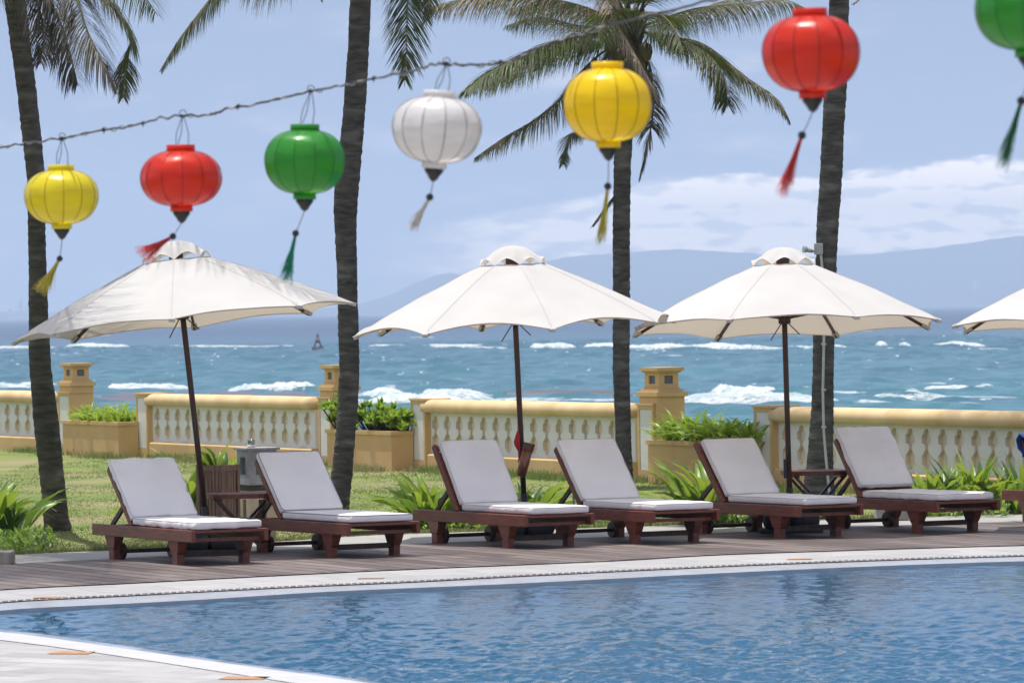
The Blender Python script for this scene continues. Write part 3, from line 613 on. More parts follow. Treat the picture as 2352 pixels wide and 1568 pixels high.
def turret(label, u0, uc):
    """lamp turret behind its pedestal: u0 left edge of front face, uc the front corner column"""
    s0 = wall_s(u0, .13); s1 = wall_s(uc, .13); a = s1-s0; b = .36; root = empty('lamp_turret', wp(s0), WROT, label, 'lamp turret', 'lamp turrets on the sea wall')
    K = Matrix.Diagonal((1, -1, 1, 1)); mb = MB(); n0, n1 = .12-b, .12
    def blk(g, z0, z1):
        prism(mb, -g, a+g, [(n0-g, z0), (n1+g, z0), (n1+g, z1), (n0-g, z1)], K)
    # body overlaps nothing: starts behind the pedestal top
    prism(mb, .001, a-.001, [(n0, -.1), (n1-.002, -.1), (n1-.002, .99), (n0, .99)], K)
    blk(.03, .9905, 1.04); blk(-.01, 1.0405, 1.07); blk(-.035, 1.0705, 1.09)
    # lantern box as four corner posts, sills and a lintel
    g = .05; zz0, zz1 = 1.0905, 1.265
    aw, bw = a-2*g, b-2*g
    pw = 0.28
    for i in (0, 1):
        for j in (0, 1):
            x0 = g if i == 0 else a-g-aw*pw; y0 = n0+g if j == 0 else n1-g-bw*pw
            prism(mb, x0, x0+aw*pw, [(y0, zz0), (y0+bw*pw, zz0), (y0+bw*pw, zz1), (y0, zz1)], K)
    prism(mb, g+.001, a-g-.001, [(n0+g+.001, zz0), (n1-g-.001, zz0), (n1-g-.001, zz0+.045), (n0+g+.001, zz0+.045)], K)
    prism(mb, g+.001, a-g-.001, [(n0+g+.001, zz1-.035), (n1-g-.001, zz1-.035), (n1-g-.001, zz1-.001), (n0+g+.001, zz1-.001)], K)
    blk(-.025, 1.2655, 1.285); blk(.0, 1.2855, 1.325)
    mb.build('body', m_yel, root)
    for nm, rect in (('pane', None),):
        mb = MB(); x0, x1 = g+.02, a-g-.02; y0, y1 = n0+g+.02, n1-g-.02
        prism(mb, x0, x1, [(y0, zz0+.047), (y1, zz0+.047), (y1, zz1-.037), (y0, zz1-.037)], K); mb.build('pane', m_pane, root)
turret('ochre lamp turret at the left, beside the left palm trunk', 133.5, 160)
turret('ochre lamp turret half hidden by the second palm trunk', 731.5, 762)
turret('ochre lamp turret right of the third palm, nearest of its kind', 1464.5, 1507)
def planterbox(label, u0, u1):
    off = .46; s1 = wall_s(u1, off); s0 = wall_s(u0, off); root = empty('planter_box', wp(s0), WROT, label, 'planter', 'ochre planters built along the sea wall')
    K = Matrix.Diagonal((1, -1, 1, 1)); L_ = s1-s0; mb = MB(); t = .09; zt = .50
    y0, y1 = .15, off
    yb = -.12
    prism(mb, 0, L_, [(y1-t, -.1), (y1, -.1), (y1, zt-.05), (y1-t, zt-.05)], K)
    prism(mb, 0, t, [(y0, -.1), (y1-t-.001, -.1), (y1-t-.001, zt-.05), (y0, zt-.05)], K); prism(mb, L_-t, L_, [(y0, -.1), (y1-t-.001, -.1), (y1-t-.001, zt-.05), (y0, zt-.05)], K)
    prism(mb, .0, L_, [(yb-t, -.1), (yb, -.1), (yb, zt-.05), (yb-t, zt-.05)], K)
    g = .02
    prism(mb, -g, L_+g, [(y1-t-g, zt-.0495), (y1+g, zt-.0495), (y1+g, zt), (y1-t-g, zt)], K)
    prism(mb, -g, t+g, [(y0, zt-.0495), (y1-t-g-.001, zt-.0495), (y1-t-g-.001, zt), (y0, zt)], K); prism(mb, L_-t-g, L_+g, [(y0, zt-.0495), (y1-t-g-.001, zt-.0495), (y1-t-g-.001, zt), (y0, zt)], K)
    mb.build('box', m_yel, root)
    mb = MB(); prism(mb, t+.001, L_-t-.001, [(yb+.001, .3), (y1-t-.002, .3), (y1-t-.002, .44), (yb+.001, .44)], K); mb.build('soil', m_fibre, root)
    return s0, s1, off
P1_ = planterbox('low ochre planter with thin leaved plants beside the left turret', 141, 269)
P2_ = planterbox('ochre planter full of glossy shrubs behind the second palm', 748, 896)
P3_ = planterbox('ochre planter of arching strap leaves behind the fourth lounger', 1485, 1690)
# ------------------------------------------------------------------ plants
def leafstrip(mb, base, dirx, L_, wd, lift, droop, rnd, mi=0, seg=6, fold=0.25, wave=0.0):
    """arching strap leaf"""
    d = Vector((math.cos(dirx), math.sin(dirx), 0)); p = Vector(base); el = lift; side = Vector((-d.y, d.x, 0)); st = L_/seg; b = len(mb.v)
    ph = rnd.uniform(0, 6)
    for i in range(seg+1):
        t = i/seg; ww = wd*(math.sin(min(1, t*1.15+0.12)*math.pi)**.75 if t < .98 else 0.02)+wd*.03
        up = Vector((-math.sin(el)*d.x, -math.sin(el)*d.y, math.cos(el)))
        tw = wave*math.sin(ph+t*7)
        s_ = side*math.cos(tw)+up*math.sin(tw)
        mb.v += [tuple(p-s_*ww/2+up*ww*fold), tuple(p), tuple(p+s_*ww/2+up*ww*fold)]
        p = p+(d*math.cos(el)+Vector((0, 0, math.sin(el))))*st; el -= droop/seg*(0.5+t)
    for i in range(seg):
        for k in (0, 1):
            q = b+i*3+k; mb.f.append((q, q+1, q+4, q+3)); mb.m.append(mi); mb.sm.append(True)
def strap_clump(name, label, cat, base, n, L_, wd, rnd, mats, droop=(1.2, 2.2), lift=(0.7, 1.45), spread=0.12, group=None, az=(0, 6.283), wave=0.5, parent=None):
    mb = MB()
    for k in range(n):
        a = rnd.uniform(*az); r = abs(rnd.gauss(0, spread)); b = Vector((math.cos(a)*r*1.0+rnd.gauss(0, spread*.5), math.sin(a)*r, 0))
        l_ = L_*rnd.uniform(.6, 1.1)
        leafstrip(mb, b, a+rnd.gauss(0, .3), l_, wd*rnd.uniform(.7, 1.15), rnd.uniform(*lift), rnd.uniform(*droop), rnd, rnd.choice(range(len(mats))) if len(mats) > 1 else 0, wave=wave)
    o = mb.build(name, mats, parent); o.location = base; return tag(o, label, cat, group)
rp = random.Random(21)
GP = 'strap leaved plants behind the loungers'
def gpt(u, v): return onz(u, v, 0)
p_ = gpt(-20, 1252)
for k, (u, v, n, lb) in enumerate([(-5, 1240, 34, 'big arching strap leaved plant at the lower left, by the stone block'), ]):
    strap_clump('strap_leaf_plant', lb, 'plant', gpt(u, v), n+30, .85, .10, rp, [m_leafA, m_leafC], droop=(1.3, 2.4), group=GP, spread=.12)
for (u, v, n, L_, lb) in [(985, 1212, 34, .55, 'strap leaved plant left of the third lounger backrest, with a yellow leaf'),
                       (1222, 1205, 20, .52, 'strap leaved plant beside the middle parasol pole'),
                       (1622, 1206, 30, .70, 'tall broad leaved plant between the fourth and fifth loungers'),
                       (440, 1235, 22, .95, 'long leaved plant behind the first lounger, left of the wooden planter'),
                       (2150, 1188, 34, .52, 'left of the two bushy strap leaved plants right of the sixth lounger'),
                       (2245, 1186, 40, .62, 'bushy upright strap leaved plant right of the sixth lounger backrest'),
                       (2345, 1185, 26, .58, 'strap leaved plant at the right edge behind the seventh lounger')]:
    up = u > 2000
    strap_clump('strap_leaf_plant', lb, 'plant', gpt(u, v-(8 if up else 0)), int(n*1.7), L_*1.3, .10 if not up else .075, rp, [m_leafA, m_leafA, m_leafC],
                droop=(0.6, 2.0) if up else (1.0, 2.3), lift=(.75, 1.5), group=GP, spread=.14 if up else .1)
# low ground cover under the third and fifth loungers and at the lower left
mb = MB()
for (u0, u1, v0, v1, n) in [(965, 1160, 1205, 1217, 500), (1190, 1230, 1203, 1212, 60), (1560, 1740, 1198, 1204, 320), (-10, 120, 1240, 1268, 420), (2010, 2320, 1183, 1188, 260)]:
    for _ in range(n):
        p = onz(rp.uniform(u0, u1), rp.uniform(v0, v1)); a = rp.uniform(0, 6.28); leafstrip(mb, (p.x, p.y, rp.uniform(.0, .10)), a, rp.uniform(.05, .11), rp.uniform(.02, .045), rp.uniform(.1, 1.2), rp.uniform(.3, 1.2), rp, rp.randint(0, 1), seg=3)
o = mb.build('ground_cover', [m_leafB, m_leafC]); tag(o, 'low round leaved ground cover along the path edge', 'ground cover', kind='stuff')
# thin leaved plants in left planter, strap in right planter
def in_planter(P, t, off=.22, z=.44): return wp(P[0]+(P[1]-P[0])*t, off, z)
for i, t in enumerate([.25, .5, .78]):
    strap_clump('planter_plant', ['thin leaved plant at the left of the left planter', 'thin leaved plant in the middle of the left planter', 'thin leaved plant at the right of the left planter'][i], 'plant', in_planter(P1_, t), 60, .50, .045, rp, [m_leafA, m_leafB], droop=(1.2, 2.6), spread=.14, group='thin leaved plants in the left planter')
for i, t in enumerate([.12, .32, .52, .72, .92]):
    strap_clump('planter_plant', ['leftmost', 'second from left', 'middle', 'second from right', 'rightmost'][i]+' arching light green plant in the planter behind the fourth lounger', 'plant', in_planter(P3_, t), 60, .58 if i != 1 else .66, .055, rp, [m_leafA, m_leafB, m_leafB], droop=(1.4, 2.8), spread=.12, group='arching plants in the right planter')
# rosette shrubs
def shrub(label, base, rad, ht, nros, rnd, wide=1.0):
    root = empty('shrub', base, 0, label, 'shrub', 'glossy rosette shrubs in the middle planter'); st = MB(); lf = MB()
    for k in range(nros):
        a = rnd.uniform(0, 6.28); r = rad*math.sqrt(rnd.random()); hh = ht*(1-.45*(r/rad)**2)*rnd.uniform(.28, 1.0)
        tip = Vector((math.cos(a)*r*wide, math.sin(a)*r, hh)); st.tube([(0, 0, 0), tip*0.5+Vector((0, 0, -.03)), tip], [.012, .008, .005], 5)
        for j in range(13):
            leafstrip(lf, tip, j*2.4+rnd.uniform(-.3, .3), rnd.uniform(.11, .17), .055, rnd.uniform(.3, 1.35), rnd.uniform(-.1, .6), rnd, rnd.choice([0, 0, 1]), seg=4, fold=.12)
    st.build('stem', m_fibre, root); lf.build('foliage', [m_leafB, m_leafC], root)
shrub('tall glossy shrub left of the second palm trunk, leaning over the pedestal', in_planter(P2_, .03, .28), .24, .52, 34, rp)
shrub('glossy yellowish shrub just right of the second palm trunk', in_planter(P2_, .42, .2), .26, .46, 36, rp)
shrub('dense glossy shrub in the middle of the planter between palm and pedestal', in_planter(P2_, .68, .2), .29, .36, 50, rp)
shrub('lower glossy shrub against the white pedestal', in_planter(P2_, .90, .16), .26, .30, 40, rp)
# ------------------------------------------------------------------ palms
def trunk_mb(pp, Y0, Y1, seed, step=0.055):
    """pp: (u_left, u_right, v) top to bottom; depth runs Y1 at the top to Y0 at the bottom"""
    vt, vb = pp[0][2], pp[-1][2]; c = []
    for (a, b, v) in pp:
        Y = Y1+(Y0-Y1)*(v-vt)/(vb-vt); q = at((a+b)/2, v, Y); c.append((q, (b-a)/2/FPX*Y))
    pts = []; rad = []
    for i in range(len(c)-1):
        n = max(2, int((c[i][0]-c[i+1][0]).length/step*3))
        for k in range(n):
            t = k/n; pts.append(c[i][0].lerp(c[i+1][0], t)); rad.append(c[i][1]+(c[i+1][1]-c[i][1])*t)
    pts.append(c[-1][0]); rad.append(c[-1][1])
    s = 0; rr = []
    for i in range(len(pts)):
        if i: s += (pts[i]-pts[i-1]).length
        ph = (s/ (step*1.6)+0.6*noise.noise(Vector((s*2, seed, 0)))) % 1.0
        rr.append(rad[i]*(1+0.032*(ph-.5)+0.03*noise.noise(Vector((s*3, seed, 1)))))
    mb = MB(); mb.tube(pts, rr, 20)
    for i in range(len(mb.v)):
        x, y, z = mb.v[i]; q = noise.noise(Vector((x*9, y*9, z*22+seed)))*.007; k = i//20
        if k < len(pts): d = (Vector((x, y, z))-pts[k]).normalized(); mb.v[i] = (x+d.x*q, y+d.y*q, z+d.z*q)
    return mb, pts
def frond(pts, Lf, rnd, parent, mats, dens=55, droop=.8, wl=.022, sweep=.5, sides=(1, 1), taper0=.12, name='frond', stalk=.018, ang=1.0):
    """pts world points of the midrib; leaflets hang to both sides"""
    pts = [Vector(p) for p in pts]; cr = []
    n = len(pts)
    for i in range(n-1):
        a, b, c, d = pts[max(i-1, 0)], pts[i], pts[i+1], pts[min(i+2, n-1)]
        for k in range(10):
            t = k/10; cr.append(0.5*((2*b)+(c-a)*t+(2*a-5*b+4*c-d)*t*t+(-a+3*b-3*c+d)*t**3))
    cr.append(pts[-1]); cr = resample(cr, 40); T = sum((cr[i+1]-cr[i]).length for i in range(39))
    mb = MB(); m = len(cr); mb.tube(cr, [stalk*(1-.85*i/(m-1)) for i in range(m)], 6, mi=len(mats))
    nl = int(dens*2.1*T); Lf_ = Lf*1.45
    for sidei, sg in enumerate((-1, 1)):
        if not sides[sidei]: continue
        for j in range(nl):
            t = taper0+(1-taper0)*(j+rnd.random()*.7)/nl
            if rnd.random() < .05: continue
            k = min(m-2, t*(m-1)); i = int(k); p = cr[i].lerp(cr[i+1], k-i); tg = (cr[i+1]-cr[i]).normalized()
            sd_ = tg.cross(Vector((0, 0, 1)))
            if sd_.length < .2: sd_ = Vector((1, 0, 0)) if True else sd_
            sd_.normalize()
            up = sd_.cross(tg)
            ll = Lf_*(math.sin(math.pi*min(1, (t*.82+.14)))**.6)*rnd.uniform(.8, 1.12)*(1 if t < .9 else .7)
            d = (sd_*sg*ang+tg*(sweep+t*.5)+up*rnd.uniform(-.05, .25)+Vector((rnd.gauss(0, .09), rnd.gauss(0, .09), rnd.gauss(0, .09)))).normalized()
            b = len(mb.v); q = p.copy(); seg = 4; wv = tg*.6+up*.4; wv = (wv-d*wv.dot(d)); 
            if wv.length < .01: wv = up
            wv.normalize(); g = droop*rnd.uniform(.7, 1.3)
            for s in range(seg+1):
                tt = s/seg; ww = wl*.54*(1-tt)**.6*(.55 if s == 0 else 1)
                if s == seg: ww = .001
                mb.v += [tuple(q-wv*ww/2), tuple(q+wv*ww/2)]
                d = (d+Vector((0, 0, -1))*g*(.25+.35*tt)).normalized(); q = q+d*ll/seg
            mi = rnd.choice(range(len(mats)))
            for s in range(seg): mb.f.append((b+2*s, b+2*s+1, b+2*s+3, b+2*s+2)); mb.m.append(mi); mb.sm.append(False)
    return mb.build(name, list(mats)+[m_stalk], parent)
def fpx(pp, parent, rnd, Lf, mats, Yd=None, **kw):
    """midrib through photo pixels with depths (u, v, Y)"""
    return frond([at(u, v, Y) for u, v, Y in pp], Lf, rnd, parent, mats, **kw)
def fdir(c, az, el, L_, bend, parent, rnd, Lf, mats, **kw):
    p = Vector(c); pts = [p.copy()]; e = el
    for k in range(8): p = p+Vector((math.cos(az)*math.cos(e), math.sin(az)*math.cos(e), math.sin(e)))*L_/8; pts.append(p.copy()); e -= bend/8
    return frond(pts, Lf, rnd, parent, mats, **kw)
rf = random.Random(77)
GPM = 'coconut palms standing between pool and sea'
def palm(label): return empty('palm_tree', (0, 0, 0), 0, label, 'palm tree', GPM)
# palm 1 (left): leans towards the camera
r1 = palm('leaning coconut palm at the left edge, brown fronds hanging from its crown')
mb, _ = trunk_mb([(2, 46, -60), (14, 62, 30), (38, 82, 200), (52, 97, 330), (63, 104, 420), (64, 104, 520), (66, 108, 640), (65, 112, 750), (68, 118, 850), (76, 134, 960), (92, 148, 1100), (100, 158, 1195), (100, 166, 1214)], 46.6, 42.8, 1); mb.build('trunk', m_trunk, r1)
c1 = at(20, -75, 42.8)
fpx([(30, -60, 42.8), (90, -70, 42.5), (170, -10, 42.2), (200, 70, 42.0), (235, 140, 41.9), (265, 200, 41.9)], r1, rf, .38, [m_fdry, m_fdark], droop=.9)
fpx([(30, -60, 42.8), (120, -90, 42.7), (240, -10, 42.6), (300, 80, 42.6), (330, 130, 42.6), (285, 240, 42.6)][:4]+[(290, 130, 42.6), (282, 235, 42.6)], r1, rf, .24, [m_fgreen, m_fdry, m_fdark], droop=.7, dens=60)
fpx([(30, -60, 42.8), (80, -60, 42.6), (125, 20, 42.5), (155, 100, 42.4), (180, 200, 42.3)], r1, rf, .34, [m_fdry, m_fdry, m_fdark], droop=.9)
fpx([(30, -60, 42.8), (60, -40, 42.6), (90, 20, 42.4), (100, 90, 42.4), (92, 150, 42.4)], r1, rf, .26, [m_fdry, m_fdark], droop=1.0)
fpx([(20, -60, 42.8), (-20, -50, 42.5), (-80, 10, 42.3), (-120, 100, 42.2)], r1, rf, .36, [m_fgreen, m_fdark], droop=.8)
for k in range(8):
    fdir(c1, k*.52+1.0, rf.uniform(.25, 1.0), rf.uniform(2.2, 2.9), rf.uniform(.9, 1.4), r1, rf, .42, [m_fgreen, m_fdark], dens=34, droop=.7)
for az, el, L_, bd in [(-1.75, .6, 5.2, .6), (-1.55, .65, 5.6, .6), (-2.0, .6, 4.6, .7), (-.45, .8, 3.6, .8)]:  # long fronds above the view, put in for their shade on deck and parasol
    fdir(c1, az, el, L_, bd, r1, rf, .55, [m_fgreen, m_fdark], dens=30, droop=.5)
# palm 2
r2 = palm('coconut palm whose curved trunk stands behind the second lounger')
mb, _ = trunk_mb([(806, 858, -420), (803, 853, 0), (799, 848, 100), (792, 843, 200), (787, 838, 270), (778, 832, 350), (768, 824, 430), (766, 821, 480), (769, 819, 540), (774, 820, 620), (776, 823, 730), (779, 826, 850), (776, 822, 930), (769, 816, 1010), (762, 810, 1080), (752, 804, 1140), (744, 802, 1180)], 50.0, 49.0, 2); mb.build('trunk', m_trunk, r2)
c2_ = at(832, -430, 49.0)
def c2f(pp, *a, **k): return fpx(pp, r2, rf, *a, **k)
c2f([(832, -430, 49), (870, -420, 48.6), (925, -250, 48.4), (935, -60, 48.3), (934, 90, 48.3), (929, 200, 48.3)], .36, [m_fgreen, m_fgreen, m_fdark], droop=.25, sweep=.9, wl=.03, dens=38)
c2f([(832, -430, 49), (900, -400, 48.6), (960, -240, 48.4), (985, -80, 48.3), (980, 60, 48.3)], .26, [m_fgreen, m_fdark, m_fbrown], droop=.6)
c2f([(832, -430, 49), (740, -350, 49), (620, -180, 49), (520, -50, 49), (450, 40, 49), (405, 100, 49), (366, 166, 49)], .30, [m_fdry, m_fdark, m_fgreen], droop=1.5, dens=34, taper0=.3)
c2f([(832, -430, 49), (780, -330, 49), (700, -140, 49), (620, -60, 49), (540, -36, 49)], .50, [m_fgreen, m_fbrown, m_fdark], droop=1.3, dens=34)
c2f([(832, -430, 49), (700, -420, 48.6), (560, -250, 48.4), (450, -100, 48.4), (340, -40, 48.4)], .36, [m_fgreen, m_fdark, m_fbrown], droop=1.2, dens=40)
c2f([(832, -430, 49), (780, -380, 49.5), (740, -180, 49.5), (720, -60, 49.5), (742, 6, 49.5)], .2, [m_fgreen, m_fbrown], droop=.6, dens=40)
for k in range(12):
    fdir(c2_, k*.54, rf.uniform(.3, 1.1), rf.uniform(2.4, 3.0), rf.uniform(.8, 1.3), r2, rf, .42, [m_fgreen, m_fdark], dens=34, droop=.7)
# palm 3 with its crown in view
r3 = palm('coconut palm whose green crown is in view behind the right yellow lantern')
D3 = 56.0
mb, _ = trunk_mb([(1424, 1482, 60), (1412, 1470, 130), (1409, 1460, 220), (1410, 1452, 330), (1409, 1448, 430), (1407, 1447, 560), (1408, 1447, 700), (1407, 1446, 850), (1412, 1449, 960), (1415, 1451, 1040), (1412, 1456, 1118)], D3, D3, 3); mb.build('trunk', m_trunk, r3)
mb = MB()
for k in range(46):       # fibre, old leaf bases
    a = rf.uniform(0, 6.28); p0 = at(1446, rf.uniform(60, 250), D3); r_ = .16
    mb.tube([p0+Vector((math.cos(a)*.06, math.sin(a)*.06, -.05)), p0+Vector((math.cos(a)*r_*.9, math.sin(a)*r_, .12)), p0+Vector((math.cos(a)*r_*1.3, math.sin(a)*r_*1.3, .30))], [.05, .04, .008], 6, flat=.5)
mb.build('leaf_bases', m_fibre, r3)
mb = MB()
for (u, v) in [(1420, 130), (1440, 155), (1465, 150), (1482, 120), (1405, 105), (1452, 185)]:
    p = at(u, v, D3-.25); mb.lathe([(0.001, -.11), (.06, -.09), (.085, 0), (.07, .08), (.001, .12)], 10, Matrix.Translation(p))
mb.build('coconuts', mat('coconut_husk', (0.12, 0.09, 0.035), (0.06, 0.05, 0.03), rough=.6), r3)
q3 = [m_fgreen, m_fgreen, m_fdark]
def f3(pp, Lf, mats=q3, **kw): return fpx([(1450, 70, D3)]+[(u, v, D3+dy) for u, v, dy in pp], r3, rf, Lf, mats, **kw)
f3([(1350, 80, -.3), (1240, 110, -.6), (1130, 165, -.9), (1062, 215, -1.1)], .40, q3, droop=.75, dens=70, wl=.028, sweep=.35)
f3([(1380, 95, .2), (1290, 105, .1), (1190, 145, 0), (1110, 190, 0)], .42, q3, droop=1.0, dens=60, wl=.026)
f3([(1350, 150, -.1), (1290, 225, -.3), (1230, 275, -.5), (1160, 315, -.6), (1088, 365, -.7)], .30, [m_fdark, m_fbrown, m_fgreen], droop=1.3, dens=40, taper0=.2)
f3([(1350, 20, -.2), (1240, -5, -.4), (1120, -8, -.5), (1010, 10, -.6), (975, 30, -.7)], .36, [m_fgreen, m_fbrown, m_fdark], droop=1.2, dens=48, wl=.026)
f3([(1360, 30, .4), (1270, 10, .6), (1170, 20, .8)], .38, [m_fgreen, m_fdark], droop=1.2, dens=48)
f3([(1330, 60, .5), (1240, 40, .8), (1160, 60, 1.0)], .30, [m_fgreen, m_fdark], droop=1.3, dens=40)
f3([(1530, 85, -.2), (1610, 115, -.4), (1660, 170, -.6), (1672, 250, -.7)], .38, q3, droop=.7, dens=75, wl=.03, sweep=.4)
f3([(1540, 85, .1), (1620, 105, 0), (1710, 175, -.1), (1780, 225, -.2), (1815, 280, -.2)], .30, [m_fgreen, m_fbrown, m_fdark], droop=1.1, dens=48)
f3([(1520, 45, -.1), (1600, 20, -.2), (1710, 8, -.3), (1800, 0, -.3), (1850, 20, -.3)], .34, [m_fgreen, m_fdark, m_fdark], droop=1.5, dens=44)
f3([(1540, 50, .5), (1640, 10, .8), (1740, -15, 1)], .3, [m_fgreen, m_fdark], droop=1.4, dens=40)
f3([(1400, -20, -.5), (1400, 20, -.8), (1450, 110, -1.0), (1495, 190, -1.1), (1520, 250, -1.1)], .20, [m_fbrown, m_fbrown, m_fdry], droop=1.2, dens=70, taper0=.25)
f3([(1410, 160, .3), (1375, 240, .3), (1335, 295, .2), (1305, 320, .1), (1292, 385, .1)], .24, [m_fdark, m_fgreen], droop=.6, dens=46, taper0=.35)
f3([(1480, 150, .3), (1500, 240, .4), (1488, 330, .4), (1468, 415, .4)], .22, [m_fdry, m_fdark], droop=.6, dens=50, taper0=.3)
f3([(1470, 110, .2), (1495, 160, .1), (1500, 230, 0)], .26, [m_fdry, m_fdark], droop=1.3, dens=50)
f3([(1400, 120, -.2), (1370, 170, -.4), (1350, 240, -.5)], .26, [m_fdry, m_fbrown], droop=1.3, dens=50)
f3([(1440, 300, .1), (1425, 420, 0), (1395, 470, 0), (1356, 525, -.1)], .12, [m_fdry], droop=1.0, dens=40, taper0=.72)
for (az, el, L_) in [(0.4, .9, 2.4), (1.2, 1.0, 2.4), (2.0, 1.1, 2.4), (2.8, .9, 2.4), (3.6, 1.1, 2.3), (4.6, 1.0, 2.2), (5.6, 1.1, 2.3)]:
    fdir(at(1448, 60, D3), az, el, L_, .9, r3, rf, .4, q3, dens=36, droop=.8)
fdir(at(1448, 60, D3), 4.4, .5, 1.5, 1.6, r3, rf, .36, q3, dens=50, droop=.8); fdir(at(1448, 60, D3), 5.2, .45, 1.4, 1.7, r3, rf, .36, q3, dens=50, droop=.8)
# palm 4 with conduit
r4 = palm('coconut palm at the right with a pale conduit running up its trunk')
D4 = 51.5
mb, tp4 = trunk_mb([(1912, 1958, -420), (1905, 1952, -20), (1900, 1948, 100), (1893, 1945, 200), (1887, 1938, 320), (1883, 1935, 400), (1875, 1926, 520), (1873, 1922, 600), (1868, 1918, 750), (1866, 1915, 870), (1862, 1915, 960), (1855, 1914, 1030), (1848, 1916, 1100), (1843, 1920, 1150)], D4, D4-.5, 4); mb.build('trunk', m_trunk, r4)
c4 = at(1935, -430, D4-.5)
for k in range(14):
    fdir(c4, k*.47+.1, rf.uniform(.3, 1.1), rf.uniform(2.3, 2.9), rf.uniform(.8, 1.3), r4, rf, .42, [m_fgreen, m_fdark], dens=32, droop=.7)
fpx([(1935, -430, D4), (1990, -330, D4), (2010, -120, D4), (1985, -20, D4), (1955, 12, D4)], r4, rf, .15, [m_fbrown], droop=.8, dens=40)
cb = MB(); DC = D4-.30
cb.tube([at(u, v, DC) for u, v in [(1883, 562), (1887, 600), (1894, 680), (1892, 800), (1890, 900), (1892, 990), (1897, 1050), (1905, 1130), (1908, 1152)]], .014, 8)
for v in (700, 790, 895, 980): cb.box(tuple(at(1892, v, DC)), (.05, .03, .02))
o = cb.build('conduit', m_pipew); tag(o, 'pale grey conduit pipe running down the right palm trunk', 'pipe')
fl = empty('floodlight', at(1872, 575, DC), 0, 'small grey floodlight on a bracket fixed to the right palm trunk', 'floodlight')
k_ = DC/FPX
mb = MB(); mb.box((8*k_, 0, 3*k_), (20*k_, .06, 26*k_)); mb.box((-8*k_, 0, -2*k_), (16*k_, .03, 6*k_)); bevel(mb.build('housing', m_metal, fl), .006)
mb = MB(); mb.tube([(-6*k_, 0, -2*k_), (-20*k_, -.02, 2*k_)], [4*k_, 6*k_], 12); mb.tube([(-20*k_, -.02, 2*k_), (-27*k_, -.03, 3*k_)], [7*k_, 8*k_], 12); mb.build('lamp_head', m_metal, fl)
# ------------------------------------------------------------------ cushions and loungers
def roundbox(mb, L3, r, n, M, puff=0.0, wr=0.0, seed=0, mi=0):
    a, b, h = L3[0]/2, L3[1]/2, L3[2]/2; fs = []
    def face(ax, sg, n1, n2):
        vs = []
        o1, o2 = [i for i in range(3) if i != ax]; D = (a, b, h)
        for i in range(n1+1):
            for j in range(n2+1):
                q = [0, 0, 0]; q[ax] = sg*D[ax]; q[o1] = D[o1]*(2*i/n1-1); q[o2] = D[o2]*(2*j/n2-1)
                v = Vector(q); inn = Vector((max(-a+r, min(a-r, v.x)), max(-b+r, min(b-r, v.y)), max(-h+r, min(h-r, v.z))))
                dv = v-inn; v = inn+dv.normalized()*r if dv.length > 1e-9 else v
                u1 = v.x/a; u2 = v.y/b
                if abs(v.z) > h*.2: v.z += math.copysign(puff*(1-u1**4)*(1-u2**4), v.z)
                e = max(abs(u1), abs(u2))
                ww = wr*(noise.noise(Vector((v.x*5+seed, v.y*16, v.z*9)))+.8*noise.noise(Vector((v.x*16, v.y*6+seed, 3))))*(.5+e)
                v.z += ww; v.x += ww*.5*(1 if abs(u1) > .9 else 0); v.y += ww*.6*(1 if abs(u2) > .9 else 0)
                vs.append(v)
        mb.add(vs, [(i*(n2+1)+j, (i+1)*(n2+1)+j, (i+1)*(n2+1)+j+1, i*(n2+1)+j+1) if sg*(1 if ax != 1 else -1) > 0 else (i*(n2+1)+j, i*(n2+1)+j+1, (i+1)*(n2+1)+j+1, (i+1)*(n2+1)+j) for i in range(n1) for j in range(n2)], mi, True, M)
    n1, n2, n3 = n
    face(2, 1, n1, n2); face(2, -1, n1, n2); face(0, 1, n2, n3); face(0, -1, n2, n3); face(1, 1, n1, n3); face(1, -1, n1, n3)
def rrect(a, b, r, z, k=6):
    pts = []
    for cx, cy, s in ((a-r, b-r, 0), (-a+r, b-r, 1), (-a+r, -b+r, 2), (a-r, -b+r, 3)):
        for i in range(k+1): t = (s+i/k)*math.pi/2; pts.append((cx+r*math.cos(t), cy+r*math.sin(t), z))
    pts.append(pts[0]); return pts
LW, LL, RZ0, RZ1 = .68, 1.97, .195, .29     # overall width, length, rail bottom and top
def leg_mb(x, y, sgn):
    mb = MB(); pr = [(0.0, .045, .029), (.085, .047, .030), (.10, .060, .034), (.13, .075, .036), (.165, .088, .040), (.194, .10, .045)]
    b = len(mb.v); vs = []
    for z, hy, hx in pr: vs += [(x-hx, y-hy, z), (x+hx, y-hy, z), (x+hx, y+hy, z), (x-hx, y+hy, z)]
    fs = [(3, 2, 1, 0), (20, 21, 22, 23)]
    for i in range(5):
        for k in range(4): fs.append((i*4+k, i*4+(k+1) % 4, (i+1)*4+(k+1) % 4, (i+1)*4+k))
    return mb.add(vs, fs)
